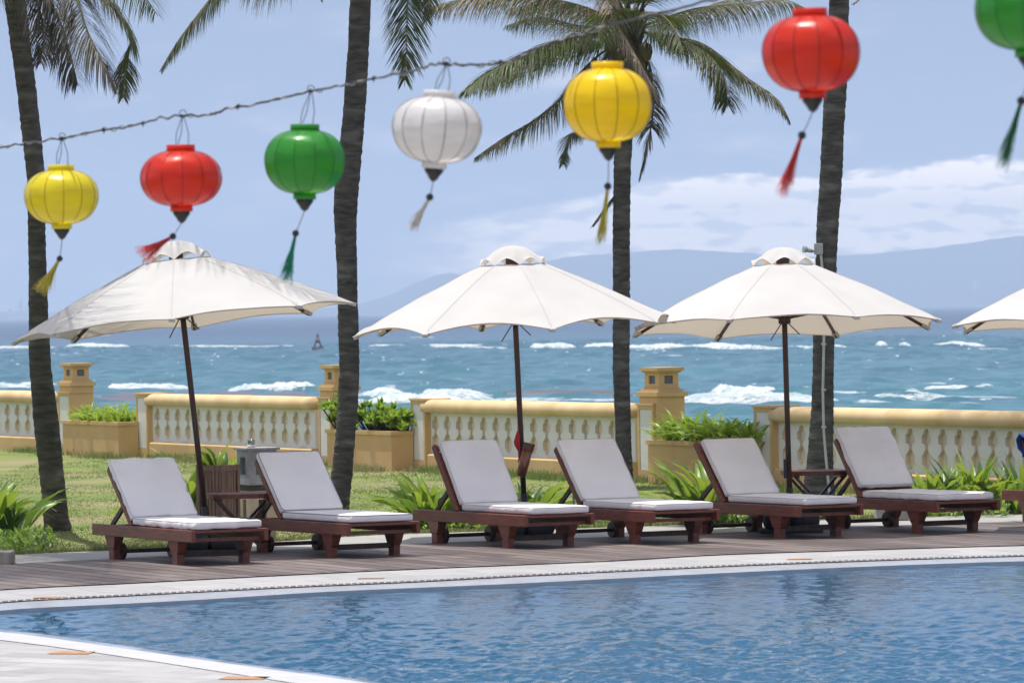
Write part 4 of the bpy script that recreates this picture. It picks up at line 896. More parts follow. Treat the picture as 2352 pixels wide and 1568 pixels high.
def make_lounger(loc, rz, label, back=48, blen=.70, cseed=0, piping=False, cush_shift=0.0, wr=.004, cushw=.59, seatback=1.24, towel=False, topext=0.0, thick=.062, pillow_like=False):
    root = empty('sun_lounger', loc, rz, label, 'sun lounger', 'red wood sun loungers lined up on the deck')
    mb = MB()
    for s in (-1, 1): mb = MB(); mb.box((s*(LW/2-.018), LL/2, (RZ0+RZ1)/2), (.036, LL, RZ1-RZ0)); bevel(mb.build('side_rail', m_wood, root), .005)
    for q, d_ in (((0, .10, .21), (LW-.0745, .03, .028)), ((0, LL-.05, .24), (LW-.0745, .03, .07)), ((0, 1.26, .235), (LW-.0745, .03, .06))): mb = MB(); mb.box(q, d_); mb.build('cross_rail', m_wood, root)
    mb = MB(); y = .012; k = 0
    while y < 1.22: mb.box((0, y+.03, RZ1-.012+(.001 if k % 2 else 0)), (LW-.076, .06, .020)); y += .075; k += 1
    mb.build('seat_slats', m_wood, root)
    for sx in (-1, 1):
        for y, front in ((.37, 1), (1.62, 0)):
            o = leg_mb(sx*(LW/2-.047), y, sx).build('leg', m_wood, root)
            if not front: pass
    mb = MB(); mb.box((0, .37, .085), (LW-.155, .028, .045)); mb.build('stretcher', m_wood2, root)
    mb = MB(); mb.tube([(-LW/2+.06, 1.60, .068), (LW/2-.06, 1.60, .068)], .018, 8); mb.build('axle', m_wood2, root)
    for sx in (-1, 1):
        mb = MB(); x = sx*(LW/2-.115); mb.tube([(x-.016, 1.62, .070), (x+.016, 1.62, .070)], .070, 24, smooth=False); bevel(mb.build('wheel', m_wood2, root), .004)
    # backrest
    a = R(back); pv = Vector((0, seatback+.02, RZ1+.005)); t = Vector((0, math.cos(a), math.sin(a))); nb = Vector((0, -math.sin(a), math.cos(a)))
    MBk = Matrix(((1, 0, 0, 0), (0, t.y, nb.y, pv.y), (0, t.z, nb.z, pv.z), (0, 0, 0, 1)))
    bf = MB(); Lb = blen+topext
    for s in (-1, 1): bf.box((s*(LW/2-.062), Lb/2, -.022), (.036, Lb, .05), MBk)
    bf.box((0, Lb-.03, -.022), (LW-.162, .05, .03), MBk)
    bf = bevel(bf.build('backrest', m_wood, root), .008)
    bs = MB(); y = .03
    while y < Lb-.1: bs.box((0, y+.025, -.012), (LW-.162, .066, .016), MBk); y += .075
    bs.build('back_slats', m_wood, bf)
    mid = pv+t*(blen*.45)
    for s in (-1, 1): st = MB(); st.bar((s*(LW/2-.10), mid.y+.01, mid.z-.03), (s*(LW/2-.10), mid.y+.30*math.cos(a)+.12, RZ1-.03), .022, .04); st.build('strut', m_wood2, root)
    # cushions
    T = thick
    cu = MB(); sl = seatback-.02; Ms = Matrix.Translation((cush_shift, sl/2+.03, RZ1+T/2+.003))
    roundbox(cu, (cushw, sl, T), .022, (22, 40, 6), Ms, puff=.006, wr=wr*.6, seed=cseed)
    seat = cu.build('seat_cushion', m_cush, root)
    cb_ = MB(); Mb = MBk @ Matrix.Translation((cush_shift, blen/2+.035+(.05 if pillow_like else 0), T/2+.004))
    roundbox(cb_, (cushw, blen, T), .024 if not pillow_like else .03, (22, 26, 6), Mb, puff=.008 if not pillow_like else .016, wr=wr, seed=cseed+9)
    backc = cb_.build('back_cushion', m_cush, root)
    pm = m_pipe if piping else m_seam; pr_ = .0035 if piping else .0022
    sm_ = MB()
    for zz in (T/2-.004, -T/2+.008) if piping else (T/2-.006,):
        sm_.tube([Ms @ Vector(q) for q in rrect(cushw/2-.004, sl/2-.004, .03, zz)], pr_, 5, cap=False)
    sm_.build('piping', pm, seat)
    sm_ = MB(); sm_.tube([Mb @ Vector(q) for q in rrect(cushw/2-.004, blen/2-.004, .035, T/2-.005)], pr_, 5, cap=False); sm_.build('piping', pm, backc)
    return root, MBk
def place(uFL, vFL, theta):
    th = R(theta); P = onz(uFL, vFL); ex = Vector((math.cos(th), math.sin(th), 0)); ey = Vector((-math.sin(th), math.cos(th), 0))
    # front left leg foot centre is local (-(LW/2-.047), .37)
    return P+ex*(LW/2-.047)-ey*.33, th
LG = [
 (dict(p=(413.6, 1298.1, 28.5), back=45, blen=.66, cseed=1, wr=.009, cushw=.60, label='sun lounger nearest the left edge, its white cushion hiding the backrest frame')),
 (dict(p=(767, 1280.8, 30.0), back=47, blen=.66, cseed=4, piping=True, wr=.0015, label='sun lounger with dark piped cushion in front of the second palm')),
 (dict(p=(1173, 1259.9, 29.5), back=54, blen=.66, cseed=7, topext=.035, cush_shift=.025, cushw=.57, wr=.0022, label='sun lounger before the middle parasol, backrest post tips showing above the cushion')),
 (dict(p=(1463.9, 1250.1, 29.5), back=49, blen=.68, cseed=12, topext=.0, wr=.0025, label='sun lounger in front of the third palm, a white strap hanging at its backrest')),
 (dict(p=(1796.8, 1236.6, 30.5), back=49, blen=.64, cseed=17, topext=.055, cush_shift=.02, cushw=.56, wr=.002, label='sun lounger under the right parasol, dark frame bar showing above the cushion')),
 (dict(p=(2113.4, 1225.0, 29.5), back=52, blen=.66, cseed=23, pillow_like=True, wr=.006, label='sun lounger right of the right palm with a crumpled back cushion set high')),
]
LO = []
for d in LG:
    u, v, th = d.pop('p'); lab = d.pop('label'); loc, rz = place(u, v, th); LO.append(make_lounger(loc, rz, lab, **d))
# seventh lounger, mostly past the right edge: rear left end at (2305,1125)
q7 = onz(2300, 1124, .29); th = R(29.5); ex = Vector((math.cos(th), math.sin(th), 0)); ey = Vector((-math.sin(th), math.cos(th), 0))
l7 = Vector((q7.x, q7.y, 0))-ey*LL+ex*LW/2
L7 = make_lounger(l7, th, 'sun lounger cut off by the right edge, a blue towel over its backrest', back=46, blen=.56, cseed=31, topext=.09)
# strap on lounger 4
mb = MB(); p0 = at(1322, 1076, LO[3][0].location.y+1.30); mb.tube([p0, p0+Vector((-.018, -.01, -.05)), p0+Vector((-.022, -.01, -.25)), p0+Vector((-.02, -.01, -.31))], .010, 6, flat=.35)
o = mb.build('cushion_strap', m_cush); tag(o, 'white tie strap dangling beside the fourth lounger backrest', 'strap')
# towel
mb = MB(); base = L7[0].matrix_basis @ L7[1]
nx, ny = 14, 12; vs = []
for i in range(nx+1):
    for j in range(ny+1):
        x = -.33+.62*i/nx; s = j/ny; y = .62-.26*abs(s-.35)*1.5; z = (.085 if s > .35 else -.06)
        if abs(s-.35) < .09: z = .085-.15*(.44-s)/.18; y = .645
        vs.append(base @ Vector((x+.02*math.sin(j), y+.012*noise.noise(Vector((i*.5, j*.5, 0))), z+.018*noise.noise(Vector((i*.6, j*.4, 4))))))
mb.add(vs, [(i*(ny+1)+j, (i+1)*(ny+1)+j, (i+1)*(ny+1)+j+1, i*(ny+1)+j+1) for i in range(nx) for j in range(ny)], 0, True)
o = mb.build('towel', m_blue); so_ = o.modifiers.new('thick', 'SOLIDIFY'); so_.thickness = .012; tag(o, 'blue towel hung over the backrest at the right edge', 'towel')
# ------------------------------------------------------------------ parasols
NR_, NS_ = 14, 64
def parasol(label, base, top, yaw, Rr, tilt=None, rimdrop=.72, seed=0, sag=.02, lift=.035):
    """base and top are world points of the pole ends (top = cap top)"""
    base = Vector(base); top = Vector(top); ax = (top-base); H = ax.length; ax.normalize()
    root = empty('parasol', base, 0, label, 'parasol', 'off white parasols over the loungers')
    zq = ax.to_track_quat('Z', 'Y').to_matrix().to_4x4()
    # remove twist so that local -Y still faces the camera
    xv = Vector((1, 0, 0)); xv = (xv-ax*xv.dot(ax)).normalized(); yv = ax.cross(xv); Mr = Matrix((( xv.x, yv.x, ax.x), (xv.y, yv.y, ax.y), (xv.z, yv.z, ax.z))).to_4x4()
    mb = MB(); mb.tube([Mr @ Vector((0, 0, .05)), Mr @ Vector((0, 0, H-.10))], .0245, 14); mb.build('pole', m_wood2, root)
    mb = MB(); mb.tube([Mr @ Vector((0, 0, .03)), Mr @ Vector((0, 0, .40))], .032, 14); mb.build('sleeve', m_dark, root)
    M = Mr @ Matrix.Translation((0, 0, H)); off = -math.pi/2+R(yaw)
    r0, z0 = .275, -.165
    def zr(t): return z0-(rimdrop+z0)*(0.80*t+0.20*t*t)*1.0
    zrim = -rimdrop
    def zf(t): return z0+(zrim-z0)*(.86*t+.14*t**2.2)-.0*t
    def pt(t, th, under=0.0):
        ph = ((th-off) % (math.pi/4)); q = ph-math.pi/8; chord = math.cos(math.pi/8)/math.cos(q); mid = 1-(abs(q)/(math.pi/8))**2
        rr = (r0+(Rr-r0)*t)*(1+(chord-1)*1.0)*(1-.012*mid*t**2)
        z = zf(t)-sag*mid*math.sin(min(1, t)*math.pi)*.45+lift*mid*(max(0, t-.4)/.6)**2.4-under
        z += .008*noise.noise(Vector((math.cos(th)*3+seed, math.sin(th)*3, t*5)))
        return Vector((rr*math.cos(th), rr*math.sin(th), z))
    mb = MB(); vs = [pt(i/NR_, off+2*math.pi*k/NS_) for i in range(NR_+1) for k in range(NS_)]
    fs = [(i*NS_+k, i*NS_+(k+1) % NS_, (i+1)*NS_+(k+1) % NS_, (i+1)*NS_+k) for i in range(NR_) for k in range(NS_)]
    mb.add(vs, [f[::-1] for f in fs], 0, True, M)
    # hem folded under
    hv = [pt(1, off+2*math.pi*k/NS_) for k in range(NS_)]+[pt(.975, off+2*math.pi*k/NS_, .022) for k in range(NS_)]
    mb.add(hv, [(k, (k+1) % NS_, NS_+(k+1) % NS_, NS_+k) for k in range(NS_)], 0, True, M)
    can = mb.build('canopy', m_canvas, root)
    mb = MB()
    for k in range(8):
        th = off+k*math.pi/4; mb.tube([M @ (pt(t, th)+Vector((0, 0, .002))) for t in [i/10 for i in range(11)]], .0013, 4)
    mb.build('seams', m_canvas, can)
    # vent cap with scalloped hem
    vs = []; nc = 10
    for i in range(nc+1):
        t = i/nc
        for k in range(NS_):
            th = off+2*math.pi*k/NS_; ph = ((th-off) % (math.pi/4)); q = (ph-math.pi/8)/(math.pi/8); mid = 1-abs(q)**1.6
            r = .292*t**.92*(1-.04*mid*t); z = -.172*t**2.1+.062*mid*t**6-.010*mid*math.sin(t*math.pi)
            r *= 1+.02*mid*t**3*math.sin(th*5+seed)
            vs.append((r*math.cos(th), r*math.sin(th), z))
    mb = MB(); mb.add(vs, [(i*NS_+k, (i+1)*NS_+k, (i+1)*NS_+(k+1) % NS_, i*NS_+(k+1) % NS_) for i in range(nc) for k in range(NS_)], 0, True, M); mb.build('vent_cap', m_canvas, root)
    mb = MB(); mb.lathe([(.06, -.20), (.06, -.06), (.001, -.04)], 12, M); mb.lathe([(.025, -rimdrop+.03), (.055, -rimdrop+.04), (.055, -rimdrop+.13), (.025, -rimdrop+.14)], 12, M); mb.build('hub', m_wood2, root)
    for k in range(8):
        th = off+k*math.pi/4; mb = MB()
        ps = [M @ (pt(t, th)+Vector((0, 0, -.022))) for t in (0.02, .25, .5, .75, .985)]
        for i in range(4): mb.bar(ps[i], ps[i+1], .018, .026)
        rb = mb.build('rib', m_wood2, root)
        mb = MB(); mb.bar(M @ Vector((.05*math.cos(th), .05*math.sin(th), -rimdrop+.09)), M @ (pt(.52, th)+Vector((0, 0, -.035))), .016, .020); mb.build('strut', m_wood2, rb)
        mb = MB(); pk0, pk1 = pt(1.0, th), pt(.93, th); a_ = M @ (pk0+Vector((0, 0, -.012))); b_ = M @ (pk1+Vector((0, 0, -.02))); mb.bar(a_, b_, .05, .030); mb.build('corner_pocket', m_canvas, can)
    mb = MB(); rn = random.Random(seed)
    for sx in (-1, 1):
        p = [Vector((sx*.03, -.03, -rimdrop+.04))]
        for i in range(1, 15): t = i/14; p.append(Vector((sx*(.03+.10*math.sin(t*math.pi)), -.04, -rimdrop+.04-.15*math.sin(t*math.pi)*(1 if sx < 0 else .7))))
        mb.tube([M @ q for q in p], .005, 5)
    mb.build('cord', m_rope, root)
    # heavy stand
    mb = MB(); mb.box((0, 0, .02), (.56, .40, .036)); bevel(mb.build('foot_plate', m_base, root), .008)
    for (x, y, s) in ((-.12, 0, 1.0), (.13, .02, 1.05)): mb = MB(); roundbox(mb, (.24*s, .30, .14), .06, (10, 12, 8), Matrix.Translation((x, y, .11)), puff=.02, wr=.01, seed=seed+x); mb.build('weight', m_base, root)
    return root
def pole_pts(ub, vb, ut, vt, dy):
    b = onz(ub, vb); t = at(ut, vt, b.y+dy); return b, t
b, t = pole_pts(482, 1271, 400, 553, .07); parasol('leftmost parasol, leaning left with palm shadows on its canopy', b, t, 0, 1.46, seed=1, rimdrop=.70)
b, t = pole_pts(1208, 1237, 1175, 564, -.02); parasol('middle parasol with a red rag and brown tube on its pole', b, t, 12.5, 1.45, seed=2, rimdrop=.73, lift=.072); pol2 = (b, t)
b, t = pole_pts(1816, 1223, 1797, 568, .17); parasol('right parasol beside the palm with the conduit', b, t, 22.5, 1.45, seed=3, rimdrop=.72); pol3 = (b, t)
b, t = pole_pts(2560, 1216, 2545, 560, .12); parasol('parasol whose canopy tip enters at the right edge', b, t, 12, 1.45, seed=4, rimdrop=.72)
# tube and rag on the middle pole
def on_pole(P, z): b, t = P; return b+(t-b)*(z/t.z)
yp = on_pole(pol2, .8).y-.06
ct = empty('cup_holder', (0, 0, 0), 0, 'brown tube shaped holder strapped aslant to the middle parasol pole', 'tube holder')
a_ = at(1216, 1018, yp); b_ = at(1196, 1094, yp-.03); c_ = a_+(b_-a_)*.22
mb = MB(); mb.tube([a_, c_], [.052, .051], 20, cap=False); mb.build('rim_band', mat('dark_band', (0.11, 0.04, 0.025), rough=.4), ct)
mb = MB(); mb.tube([c_, b_], [.047, .043], 20); mb.build('tube', m_bamboo, ct)
mb = MB(); pr = [at(1190, 988, yp), at(1183, 1010, yp-.02), at(1180, 1022, yp), at(1188, 1030, yp+.02), at(1194, 1045, yp)]
vs = []
for i, (u, v, w_) in enumerate([(1189, 989, 2), (1188, 1002, 8), (1187, 1015, 12), (1189, 1023, 12), (1192, 1036, 5), (1192, 1052, 3), (1190, 1062, 2)]):
    for k in range(4): vs.append(at(u-w_/2+w_*k/3, v, yp+.012*math.sin(k*2+i)))
mb.add(vs, [(i*4+k, i*4+k+1, (i+1)*4+k+1, (i+1)*4+k) for i in range(6) for k in range(3)], 0, True)
o = mb.build('red_rag', m_red); o.modifiers.new('thick', 'SOLIDIFY').thickness = .006; tag(o, 'small red rag tied to the middle parasol pole', 'rag')
mb = MB(); p = on_pole(pol3, .47); mb.box((p.x-.035, p.y-.02, p.z+.1), (.03, .05, .17)); o = bevel(mb.build('pole_clamp', m_dark)); tag(o, 'black clamp box fixed low on the right parasol pole', 'clamp')
# ------------------------------------------------------------------ side tables
def side_table(label, uc, v, Y, wd=.62, rz=0.5):
    c = at(uc, v, Y); H = c.z; root = empty('side_table', (c.x, c.y, 0), rz, label, 'side table', 'oval slatted side tables')
    mb = MB(); y = -.20; n = 0
    while y < .21:
        hw = wd/2*(1-.22*(abs(y)/.2)**3); mb.box((0, y, H-.012), (2*hw, .038, .02)); y += .044
    # rounded rim
    ring = [(wd/2*math.copysign(abs(math.cos(t))**.55, math.cos(t)), .225*math.copysign(abs(math.sin(t))**.75, math.sin(t)), H-.022) for t in [2*math.pi*k/40 for k in range(40)]]
    for k in range(40): mb.bar(ring[k], ring[(k+1) % 40], .022, .040)
    bevel(mb.build('table_top', m_wood, root), .002)
    for sy in (-.15, .15):
        for sx in (-1, 1):
            mb = MB(); mb.bar((sx*.24, sy, H-.04), (-sx*.18, sy+.03*sx, .0), .022, .045, up=(0, 1, 0)); mb.build('leg', m_wood2, root)
    for a_, b_, w_, h_ in (((-.16, -.15, .07), (-.16, .15, .07), .03, .022), ((.16, -.15, .07), (.16, .15, .07), .03, .022), ((-.2, -.16, H-.05), (-.2, .16, H-.05), .022, .035), ((.2, -.16, H-.05), (.2, .16, H-.05), .022, .035), ((-.22, -.178, .10), (.22, -.178, .10), .03, .02)):
        mb = MB(); mb.bar(a_, b_, w_, h_); mb.build('stretcher', m_wood, root)
side_table('dark oval side table between the first and second loungers', 558, 1131, 42.0, .61, .15)
side_table('dark oval side table between the fifth and sixth loungers', 1875, 1079, 45.0, .62, .15)
# ------------------------------------------------------------------ wooden planter, concrete garden lamp
pc = onz(510, 1256); py = pc.y+.35; kk = py/FPX
tz = at(510, 1066, py).z
pl = empty('wooden_planter', (at(502, 1200, py).x, py, 0), R(-31), 'square slatted wooden planter between parasol pole and concrete lamp', 'planter')
mb = MB(); S2 = .120
for sx in (-1, 1):
    for sy in (-1, 1): mb.box((sx*S2, sy*S2, tz/2), (.035, .035, tz))
for z in (.06, tz-.03, ):
    for s in (-1, 1): mb.box((0, s*(S2+.002), z), (2*S2-.036, .022, .05)); mb.box((s*(S2+.002), 0, z), (.022, 2*S2-.036, .05))
mb.build('frame', m_planter, pl)
mb = MB()
for k in range(5):
    x = -S2+.046+k*.037
    for s in (-1, 1): mb.box((x, s*S2, tz/2-.0), (.031, .012, tz-.115)); mb.box((s*S2, x, tz/2), (.012, .031, tz-.115))
mb.build('slats', m_planter, pl)
mb = MB(); mb.box((0, 0, tz-.09), (2*S2-.03, 2*S2-.03, .02)); mb.build('soil', m_fibre, pl)
pr3 = random.Random(4)
strap_clump('potted_plant', 'broad glossy leaved plant growing in the wooden planter', 'plant', (at(502, 1200, py).x, py, tz-.08), 15, .33, .085, pr3, [m_leafC, m_leafA], droop=(.8, 2.2), lift=(.9, 1.5), spread=.07)
ly = onz(600, 1240).y; gx = at(592, 1200, ly).x
g = empty('garden_lamp', (gx, ly, 0), R(25), 'weathered square concrete garden lamp with open windows on a beige post', 'garden lamp')
zt_ = at(592, 1027, ly).z; zb_ = at(592, 1112, ly).z
a2 = .135
def hollow(mb, zb, zt, a, win_w, wz0, wz1, t=.03, mi=0):
    # four walls with a window each
    for ang in range(4):
        M = Matrix.Rotation(ang*math.pi/2, 4, 'Z'); ww = win_w/2
        e = a if ang % 2 == 0 else a-t-.0005
        y = -a+t/2
        mb.box((-(e+ww)/2, y, (zb+zt)/2), (e-ww, t, zt-zb), M, mi); mb.box(((e+ww)/2, y, (zb+zt)/2), (e-ww, t, zt-zb), M, mi)
        mb.box((0, y, (zb+wz0)/2), (win_w, t, wz0-zb), M, mi); mb.box((0, y, (zt+wz1)/2), (win_w, t, zt-wz1), M, mi)
mb = MB(); hollow(mb, zb_, zt_-.022, a2, .13, zb_+.09, zt_-.085); mb.build('lamp_box', m_conc, g)
mb = MB(); mb.box((0, 0, zt_-.010), (2*a2+.05, 2*a2+.05, .022)); bevel(mb.build('roof_slab', m_conc, g), .004)
mb = MB(); mb.box((0, 0, (zb_+zt_)/2), (2*a2-.065, 2*a2-.065, zt_-zb_-.1)); mb.build('pane', m_teal, g)
mb = MB(); mb.box((0, 0, zb_-.027), (2*a2-.02, 2*a2-.02, .052)); mb.build('neck', m_mottle, g)
mb = MB(); hollow(mb, 0, zb_-.054, a2-.012, .075, .13, zb_-.13, t=.035); mb.build('post', m_concb, g)
mb = MB(); mb.box((0, 0, (zb_-.054)/2), (2*a2-.12, 2*a2-.12, zb_-.07)); mb.build('dark_core', m_mottle, g)  # near-black block filling the hollow post behind its windows
px_ = at(577, 1025, ly-.06)
jr = empty('candle_jar', (px_.x, px_.y, zt_+.001), 0, 'glass jar on a white dish standing on the concrete garden lamp', 'jar')
mb = MB(); mb.lathe([(.001, 0), (.034, 0), (.038, .012), (.036, .022), (.001, .024)], 20); mb.build('dish', mat('white_ceramic', (.8, .8, .8), rough=.2), jr)
mb = MB(); mb.lathe([(.001, .025), (.030, .025), (.033, .07), (.031, .07), (.028, .03), (.001, .03)], 20); mb.build('glass', m_glass, jr)
# stone block at the lower left
p = onz(-2, 1297); mb = MB(); roundbox(mb, (.20, .35, .105), .012, (8, 8, 5), Matrix.Translation((p.x, p.y+.18, .054)), wr=.003, seed=3)
o = mb.build('stone_block', mat('rough_block', (.33, .30, .27), (.22, .2, .18), rough=.95, scale=12, bump=.5)); tag(o, 'rough stone block on the path at the left edge', 'stone block')
# second weathered block under the sixth lounger (garden lamp foot by the right palm)
p = onz(2052, 1196); mb = MB(); mb.box((p.x, p.y+.2, .10), (.30, .3, .2)); mb.box((p.x, p.y+.2, .33), (.22, .22, .258)); o = mb.build('garden_lamp_post', m_conc); bevel(o, .01); tag(o, 'weathered concrete post on the grass behind the sixth lounger, by the right palm', 'post')
# ------------------------------------------------------------------ lanterns on the cord
silks = {'yellow': silk('silk_yellow', (0.95, 0.68, 0.0), (1.0, 0.76, 0.0)), 'yellow2': silk('silk_lemon', (0.80, 0.70, 0.02), (0.9, 0.72, 0.02)), 'red': silk('silk_red', (0.72, 0.034, 0.010), (0.85, 0.05, 0.01)),
         'green': silk('silk_green', (0.035, 0.30, 0.03), (0.12, 0.50, 0.02)), 'white': silk('silk_white', (0.80, 0.79, 0.80), (0.85, 0.78, 0.72))}
tas = {'yellow': mat('tassel_yellow', (0.50, 0.42, 0.04), rough=.6), 'red': mat('tassel_red', (0.60, 0.04, 0.03), rough=.6), 'green': mat('tassel_green', (0.01, 0.24, 0.13), rough=.6), 'white': mat('tassel_white', (0.70, 0.66, 0.60), rough=.6), 'green2': mat('tassel_dark_green', (0.015, 0.14, 0.04), rough=.6)}
ribm = {k: mat('rib_'+k, c, rough=.8) for k, c in dict(yellow=(.30, .20, .0), red=(.22, .02, .015), green=(.03, .16, .03), white=(.30, .24, .21)).items()}
def lantern(label, colr, uc, vc, wpx, v_top, v_bot, bead, tip, rot=0.0, tilt=0.0, silkk=None, hang=None, tass='', spread=.05, seed=0, nr=12, crumple=.014, flare=.3):
    Dm = .32; Y = Dm*FPX/wpx; k = Y/FPX; C0 = at(uc, vc, Y); root = empty('silk_lantern', C0, 0, label, 'lantern', 'silk lanterns strung on the cord')
    Mt = Matrix.Rotation(R(tilt), 4, 'Y') @ Matrix.Rotation(rot, 4, 'Z')
    zt = (vc-v_top)*k; zb = (v_bot-vc)*k; Rm = Dm/2; nk = Rm*.34; nk2 = Rm*.26; nh = .022
    prof = []; n = 26; top_in, bot_in = zt-nh, zb-nh
    for i in range(n+1):
        t = i/n; a = -math.pi/2+math.pi*t; c = math.cos(a)
        r = Rm*(max(0, c)**.72); z = math.sin(a); z = z*(top_in if z > 0 else bot_in)*1.0
        rn = nk if a > 0 else nk2
        if r < rn: r = rn
        prof.append((r, z))
    def rfn(th, z):
        ph = (th % (2*math.pi/nr))/(2*math.pi/nr)-.5; q = 1-(2*abs(ph))**2
        e = 1-(z/top_in if z > 0 else -z/bot_in)**2
        return 1-.022*q*max(0, e)+crumple*noise.noise(Vector((math.cos(th)*2.2+seed, math.sin(th)*2.2, z*16)))*(1 if z > 0 else .4)
    mb = MB(); mb.lathe(prof, nr*6, Mt, rf=rfn); sh = mb.build('shade', silks[silkk or colr], root)
    mb = MB()
    for j in range(nr):
        th = 2*math.pi*j/nr; mb.tube([Mt @ Vector((r*1.002*math.cos(th), r*1.002*math.sin(th), z)) for r, z in prof[1:-1]], .0016, 4, cap=False)
    mb.build('ribs', ribm[colr], sh)
    mb = MB(); mb.lathe([(nk*.92, zt-nh-.004), (nk*1.04, zt-nh), (nk*1.04, zt), (nk*.96, zt), (nk*.92, zt-nh)], 32, Mt); mb.build('collar', silks[silkk or colr], root); mb = MB(); mb.lathe([(nk2*1.0, -zb), (nk2*1.06, -zb), (nk2*1.06, -zb+nh+.004), (nk2*.9, -zb+nh+.004)], 32, Mt); mb.build('collar', silks[silkk or colr], root)
    mb = MB(); mb.lathe([(.001, -zb+.002), (nk2*.80, -zb+.002), (nk2*.82, -zb-.008), (nk2*.5, -zb-.026), (nk2*.38, -zb-.036), (nk2*.12, -zb-.046), (.001, -zb-.046)], 20, Mt); mb.build('finial', m_dark, root)
    fin = Mt @ Vector((0, 0, -zb-.044)); bp_ = at(bead[0], bead[1], Y)-C0; tp_ = at(tip[0], tip[1], Y)-C0
    mb = MB(); mb.tube([fin, fin.lerp(bp_, .5)+Vector((.001, 0, 0)), bp_], .0017, 5); mb.build('tassel_cord', m_rope, root)
    mb = MB(); mb.lathe([(.0135*math.cos(a), .0135*math.sin(a)) for a in [(-math.pi/2+math.pi*i/10) for i in range(11)]], 14, Matrix.Translation(bp_)); mb.build('bead', m_dark, root)
    rn = random.Random(seed+50); mb = MB(); dv = tp_-bp_; Lt = dv.length; dvn = dv.normalized(); sd_ = dvn.cross(Vector((0, 1, 0))).normalized(); fw = Vector((0, 1, 0))
    for j in range(80):
        a = rn.gauss(0, 1)*spread; b_ = rn.gauss(0, 1)*spread; e = dv*rn.uniform(.72, 1.06)+sd_*a*Lt*1.0+fw*b_*Lt*1.0
        s0 = bp_+dvn*.010+sd_*rn.uniform(-.005, .005)+fw*rn.uniform(-.005, .005)
        m1 = s0+e*.33*1.0-sd_*a*Lt*flare*.6; m2_ = s0+e*.68-sd_*a*Lt*.15+Vector((rn.gauss(0, .003), 0, rn.gauss(0, .003)))
        mb.tube([s0, m1, m2_, bp_+e], [.0014, .0013, .0012, .0006], 3, cap=False, smooth=False)
    mb.build('tassel', tas[tass or colr], root)
    if hang:
        hp = at(hang[0], hang[1], Y)-C0; mb = MB(); tpz = Mt @ Vector((0, 0, zt-.008))
        for sx, bend in ((-.35, -.010), (-.25, .006), (.55, .010)):
            a_ = tpz+Vector((sx*nk, 0, 0)); mb.tube([a_, a_.lerp(hp, .45)+Vector((bend, 0, 0)), hp+Vector((sx*.006, 0, 0))], .0016, 5)
        ring = [hp+Vector((.013*math.cos(a), 0, .010+.013*math.sin(a))) for a in [2*math.pi*i/16 for i in range(17)]]
        mb.tube(ring, .0018, 5, cap=False); mb.box(tuple(hp), (.018, .012, .010)); mb.build('hanging_wire', m_dark, root)
    return Y
Ys = []
Ys.append((141, lantern('lemon yellow silk lantern, smallest and leftmost, in front of the left palm', 'yellow', 141, 448, 170, 379, 526, (137, 594), (92, 672), .15, 0, 'yellow2', (143, 318), spread=.13, seed=1)))
Ys.append((418, lantern('small red silk lantern with its tassel blown left over the left parasol', 'red', 416, 409, 187, 333, 486, (397, 543), (322, 590), .1, 0, None, (420, 266), spread=.17, seed=2, crumple=.05)))
Ys.append((712, lantern('whole green silk lantern in front of the second palm trunk', 'green', 700, 368, 190, 286, 458, (679, 536), (657, 648), .3, 1, None, (714, 210), spread=.07, seed=3)))
Ys.append((1020, lantern('white silk lantern with brown ribs, tilted by the wind', 'white', 1004, 292, 208, 209, 388, (987, 453), (946, 528), .2, 5, None, (1026, 148), spread=.08, seed=4, crumple=.05)))
Ys.append((1400, lantern('deep yellow silk lantern hanging before the palm crown', 'yellow', 1396, 238, 206, 143, 340, (1396, 428), (1379, 558), .2, 0, None, None, spread=.045, seed=5)))
Ys.append((1870, lantern('large red silk lantern in front of the right palm trunk', 'red', 1863, 119, 227, 20, 226, (1842, 311), (1796, 448), .1, -1, None, None, spread=.06, seed=6)))
Ys.append((2370, lantern('green silk lantern cut off by the top right corner', 'green', 2364, 20, 250, -95, 132, (2346, 232), (2300, 385), .3, 0, None, None, tass='green2', spread=.05, seed=7)))
def cordY(u):
    for i in range(len(Ys)-1):
        if u <= Ys[i+1][0] or i == len(Ys)-2:
            (a, A_), (b, B_) = Ys[i], Ys[i+1]; return A_+(B_-A_)*(u-a)/(b-a)
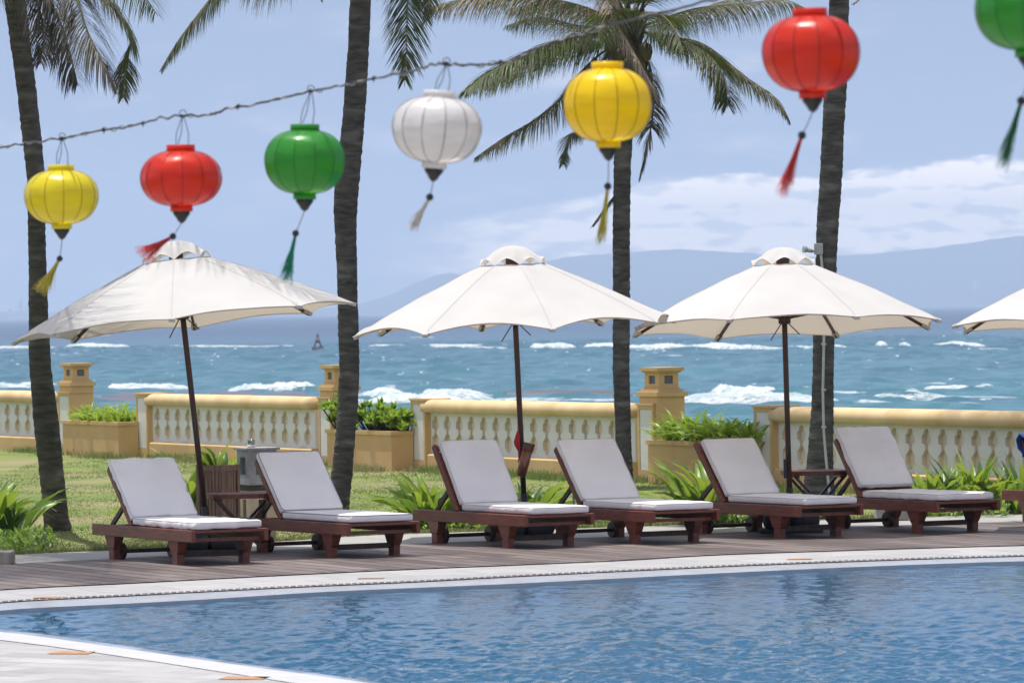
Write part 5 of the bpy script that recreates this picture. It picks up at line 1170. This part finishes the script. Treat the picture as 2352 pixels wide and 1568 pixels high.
def cable(pp, r, seed, wob, twist=True, ncol=1):
    pts = [at(u, v, cordY(u)) for u, v in pp]; cr = []
    for i in range(len(pts)-1):
        a, b, c, d = pts[max(i-1, 0)], pts[i], pts[i+1], pts[min(i+2, len(pts)-1)]
        for k in range(14): t = k/14; cr.append(0.5*((2*b)+(c-a)*t+(2*a-5*b+4*c-d)*t*t+(-a+3*b-3*c+d)*t**3))
    cr.append(pts[-1])
    return [p+Vector((0, wob*noise.noise(Vector((i*.3, seed, 0))), wob*noise.noise(Vector((i*.25, seed, 7))))) for i, p in enumerate(cr)]
cp = [(-80, 350), (0, 339), (60, 329), (143, 318), (230, 300), (300, 290), (360, 274), (420, 266), (480, 264), (520, 252), (620, 232), (714, 210), (780, 198), (850, 183), (940, 165), (990, 150), (1026, 147), (1080, 150), (1170, 141), (1240, 108), (1300, 86), (1400, 58), (1560, 20), (1680, -12), (1870, -55), (2370, -190), (2600, -260)]
cd = empty('lantern_cord', (0, 0, 0), 0, 'twisted black and grey cord the silk lanterns hang from', 'cord')
mb = MB(); mb.tube(cable(cp, .004, 1, .010), .0042, 6); mb.build('black_cable', m_dark, cd)
mb = MB(); mb.tube(cable(cp, .004, 5, .016), .0030, 6)
mb.build('grey_wire', mat('grey_cable', (0.32, 0.31, 0.31), rough=.5), cd)
mb = MB()
for u, v in [(60, 331), (143, 318), (240, 300), (330, 284), (548, 245), (714, 210), (860, 181), (1026, 148), (1150, 144)]:
    p = at(u, v, cordY(u)); mb.tube([p+Vector((-.008, 0, -.004)), p+Vector((.004, 0, .008))], .007, 6); mb.tube([p, p+Vector((-.004, 0, -.014))], .002, 5)
mb.build('tape_knots', m_dark, cd)
# ------------------------------------------------------------------ haze (air over the bay)
HAZE = 1.15e-4
if HAZE:
    mb = MB(); mb.box((0, 9900, 205), (30000, 20200, 420))
    o = mb.build('haze', None)
    o.data.materials.clear()
    m = bpy.data.materials.new('haze_air'); m.use_nodes = True; N = m.node_tree.nodes; N.remove(N['Principled BSDF'])
    v = N.new('ShaderNodeVolumePrincipled'); v.inputs['Color'].default_value = (0.66, 0.80, 1.0, 1); v.inputs['Density'].default_value = HAZE
    m.node_tree.links.new(v.outputs[0], N['Material Output'].inputs['Volume']); o.data.materials.append(m); o['kind'] = 'stuff'
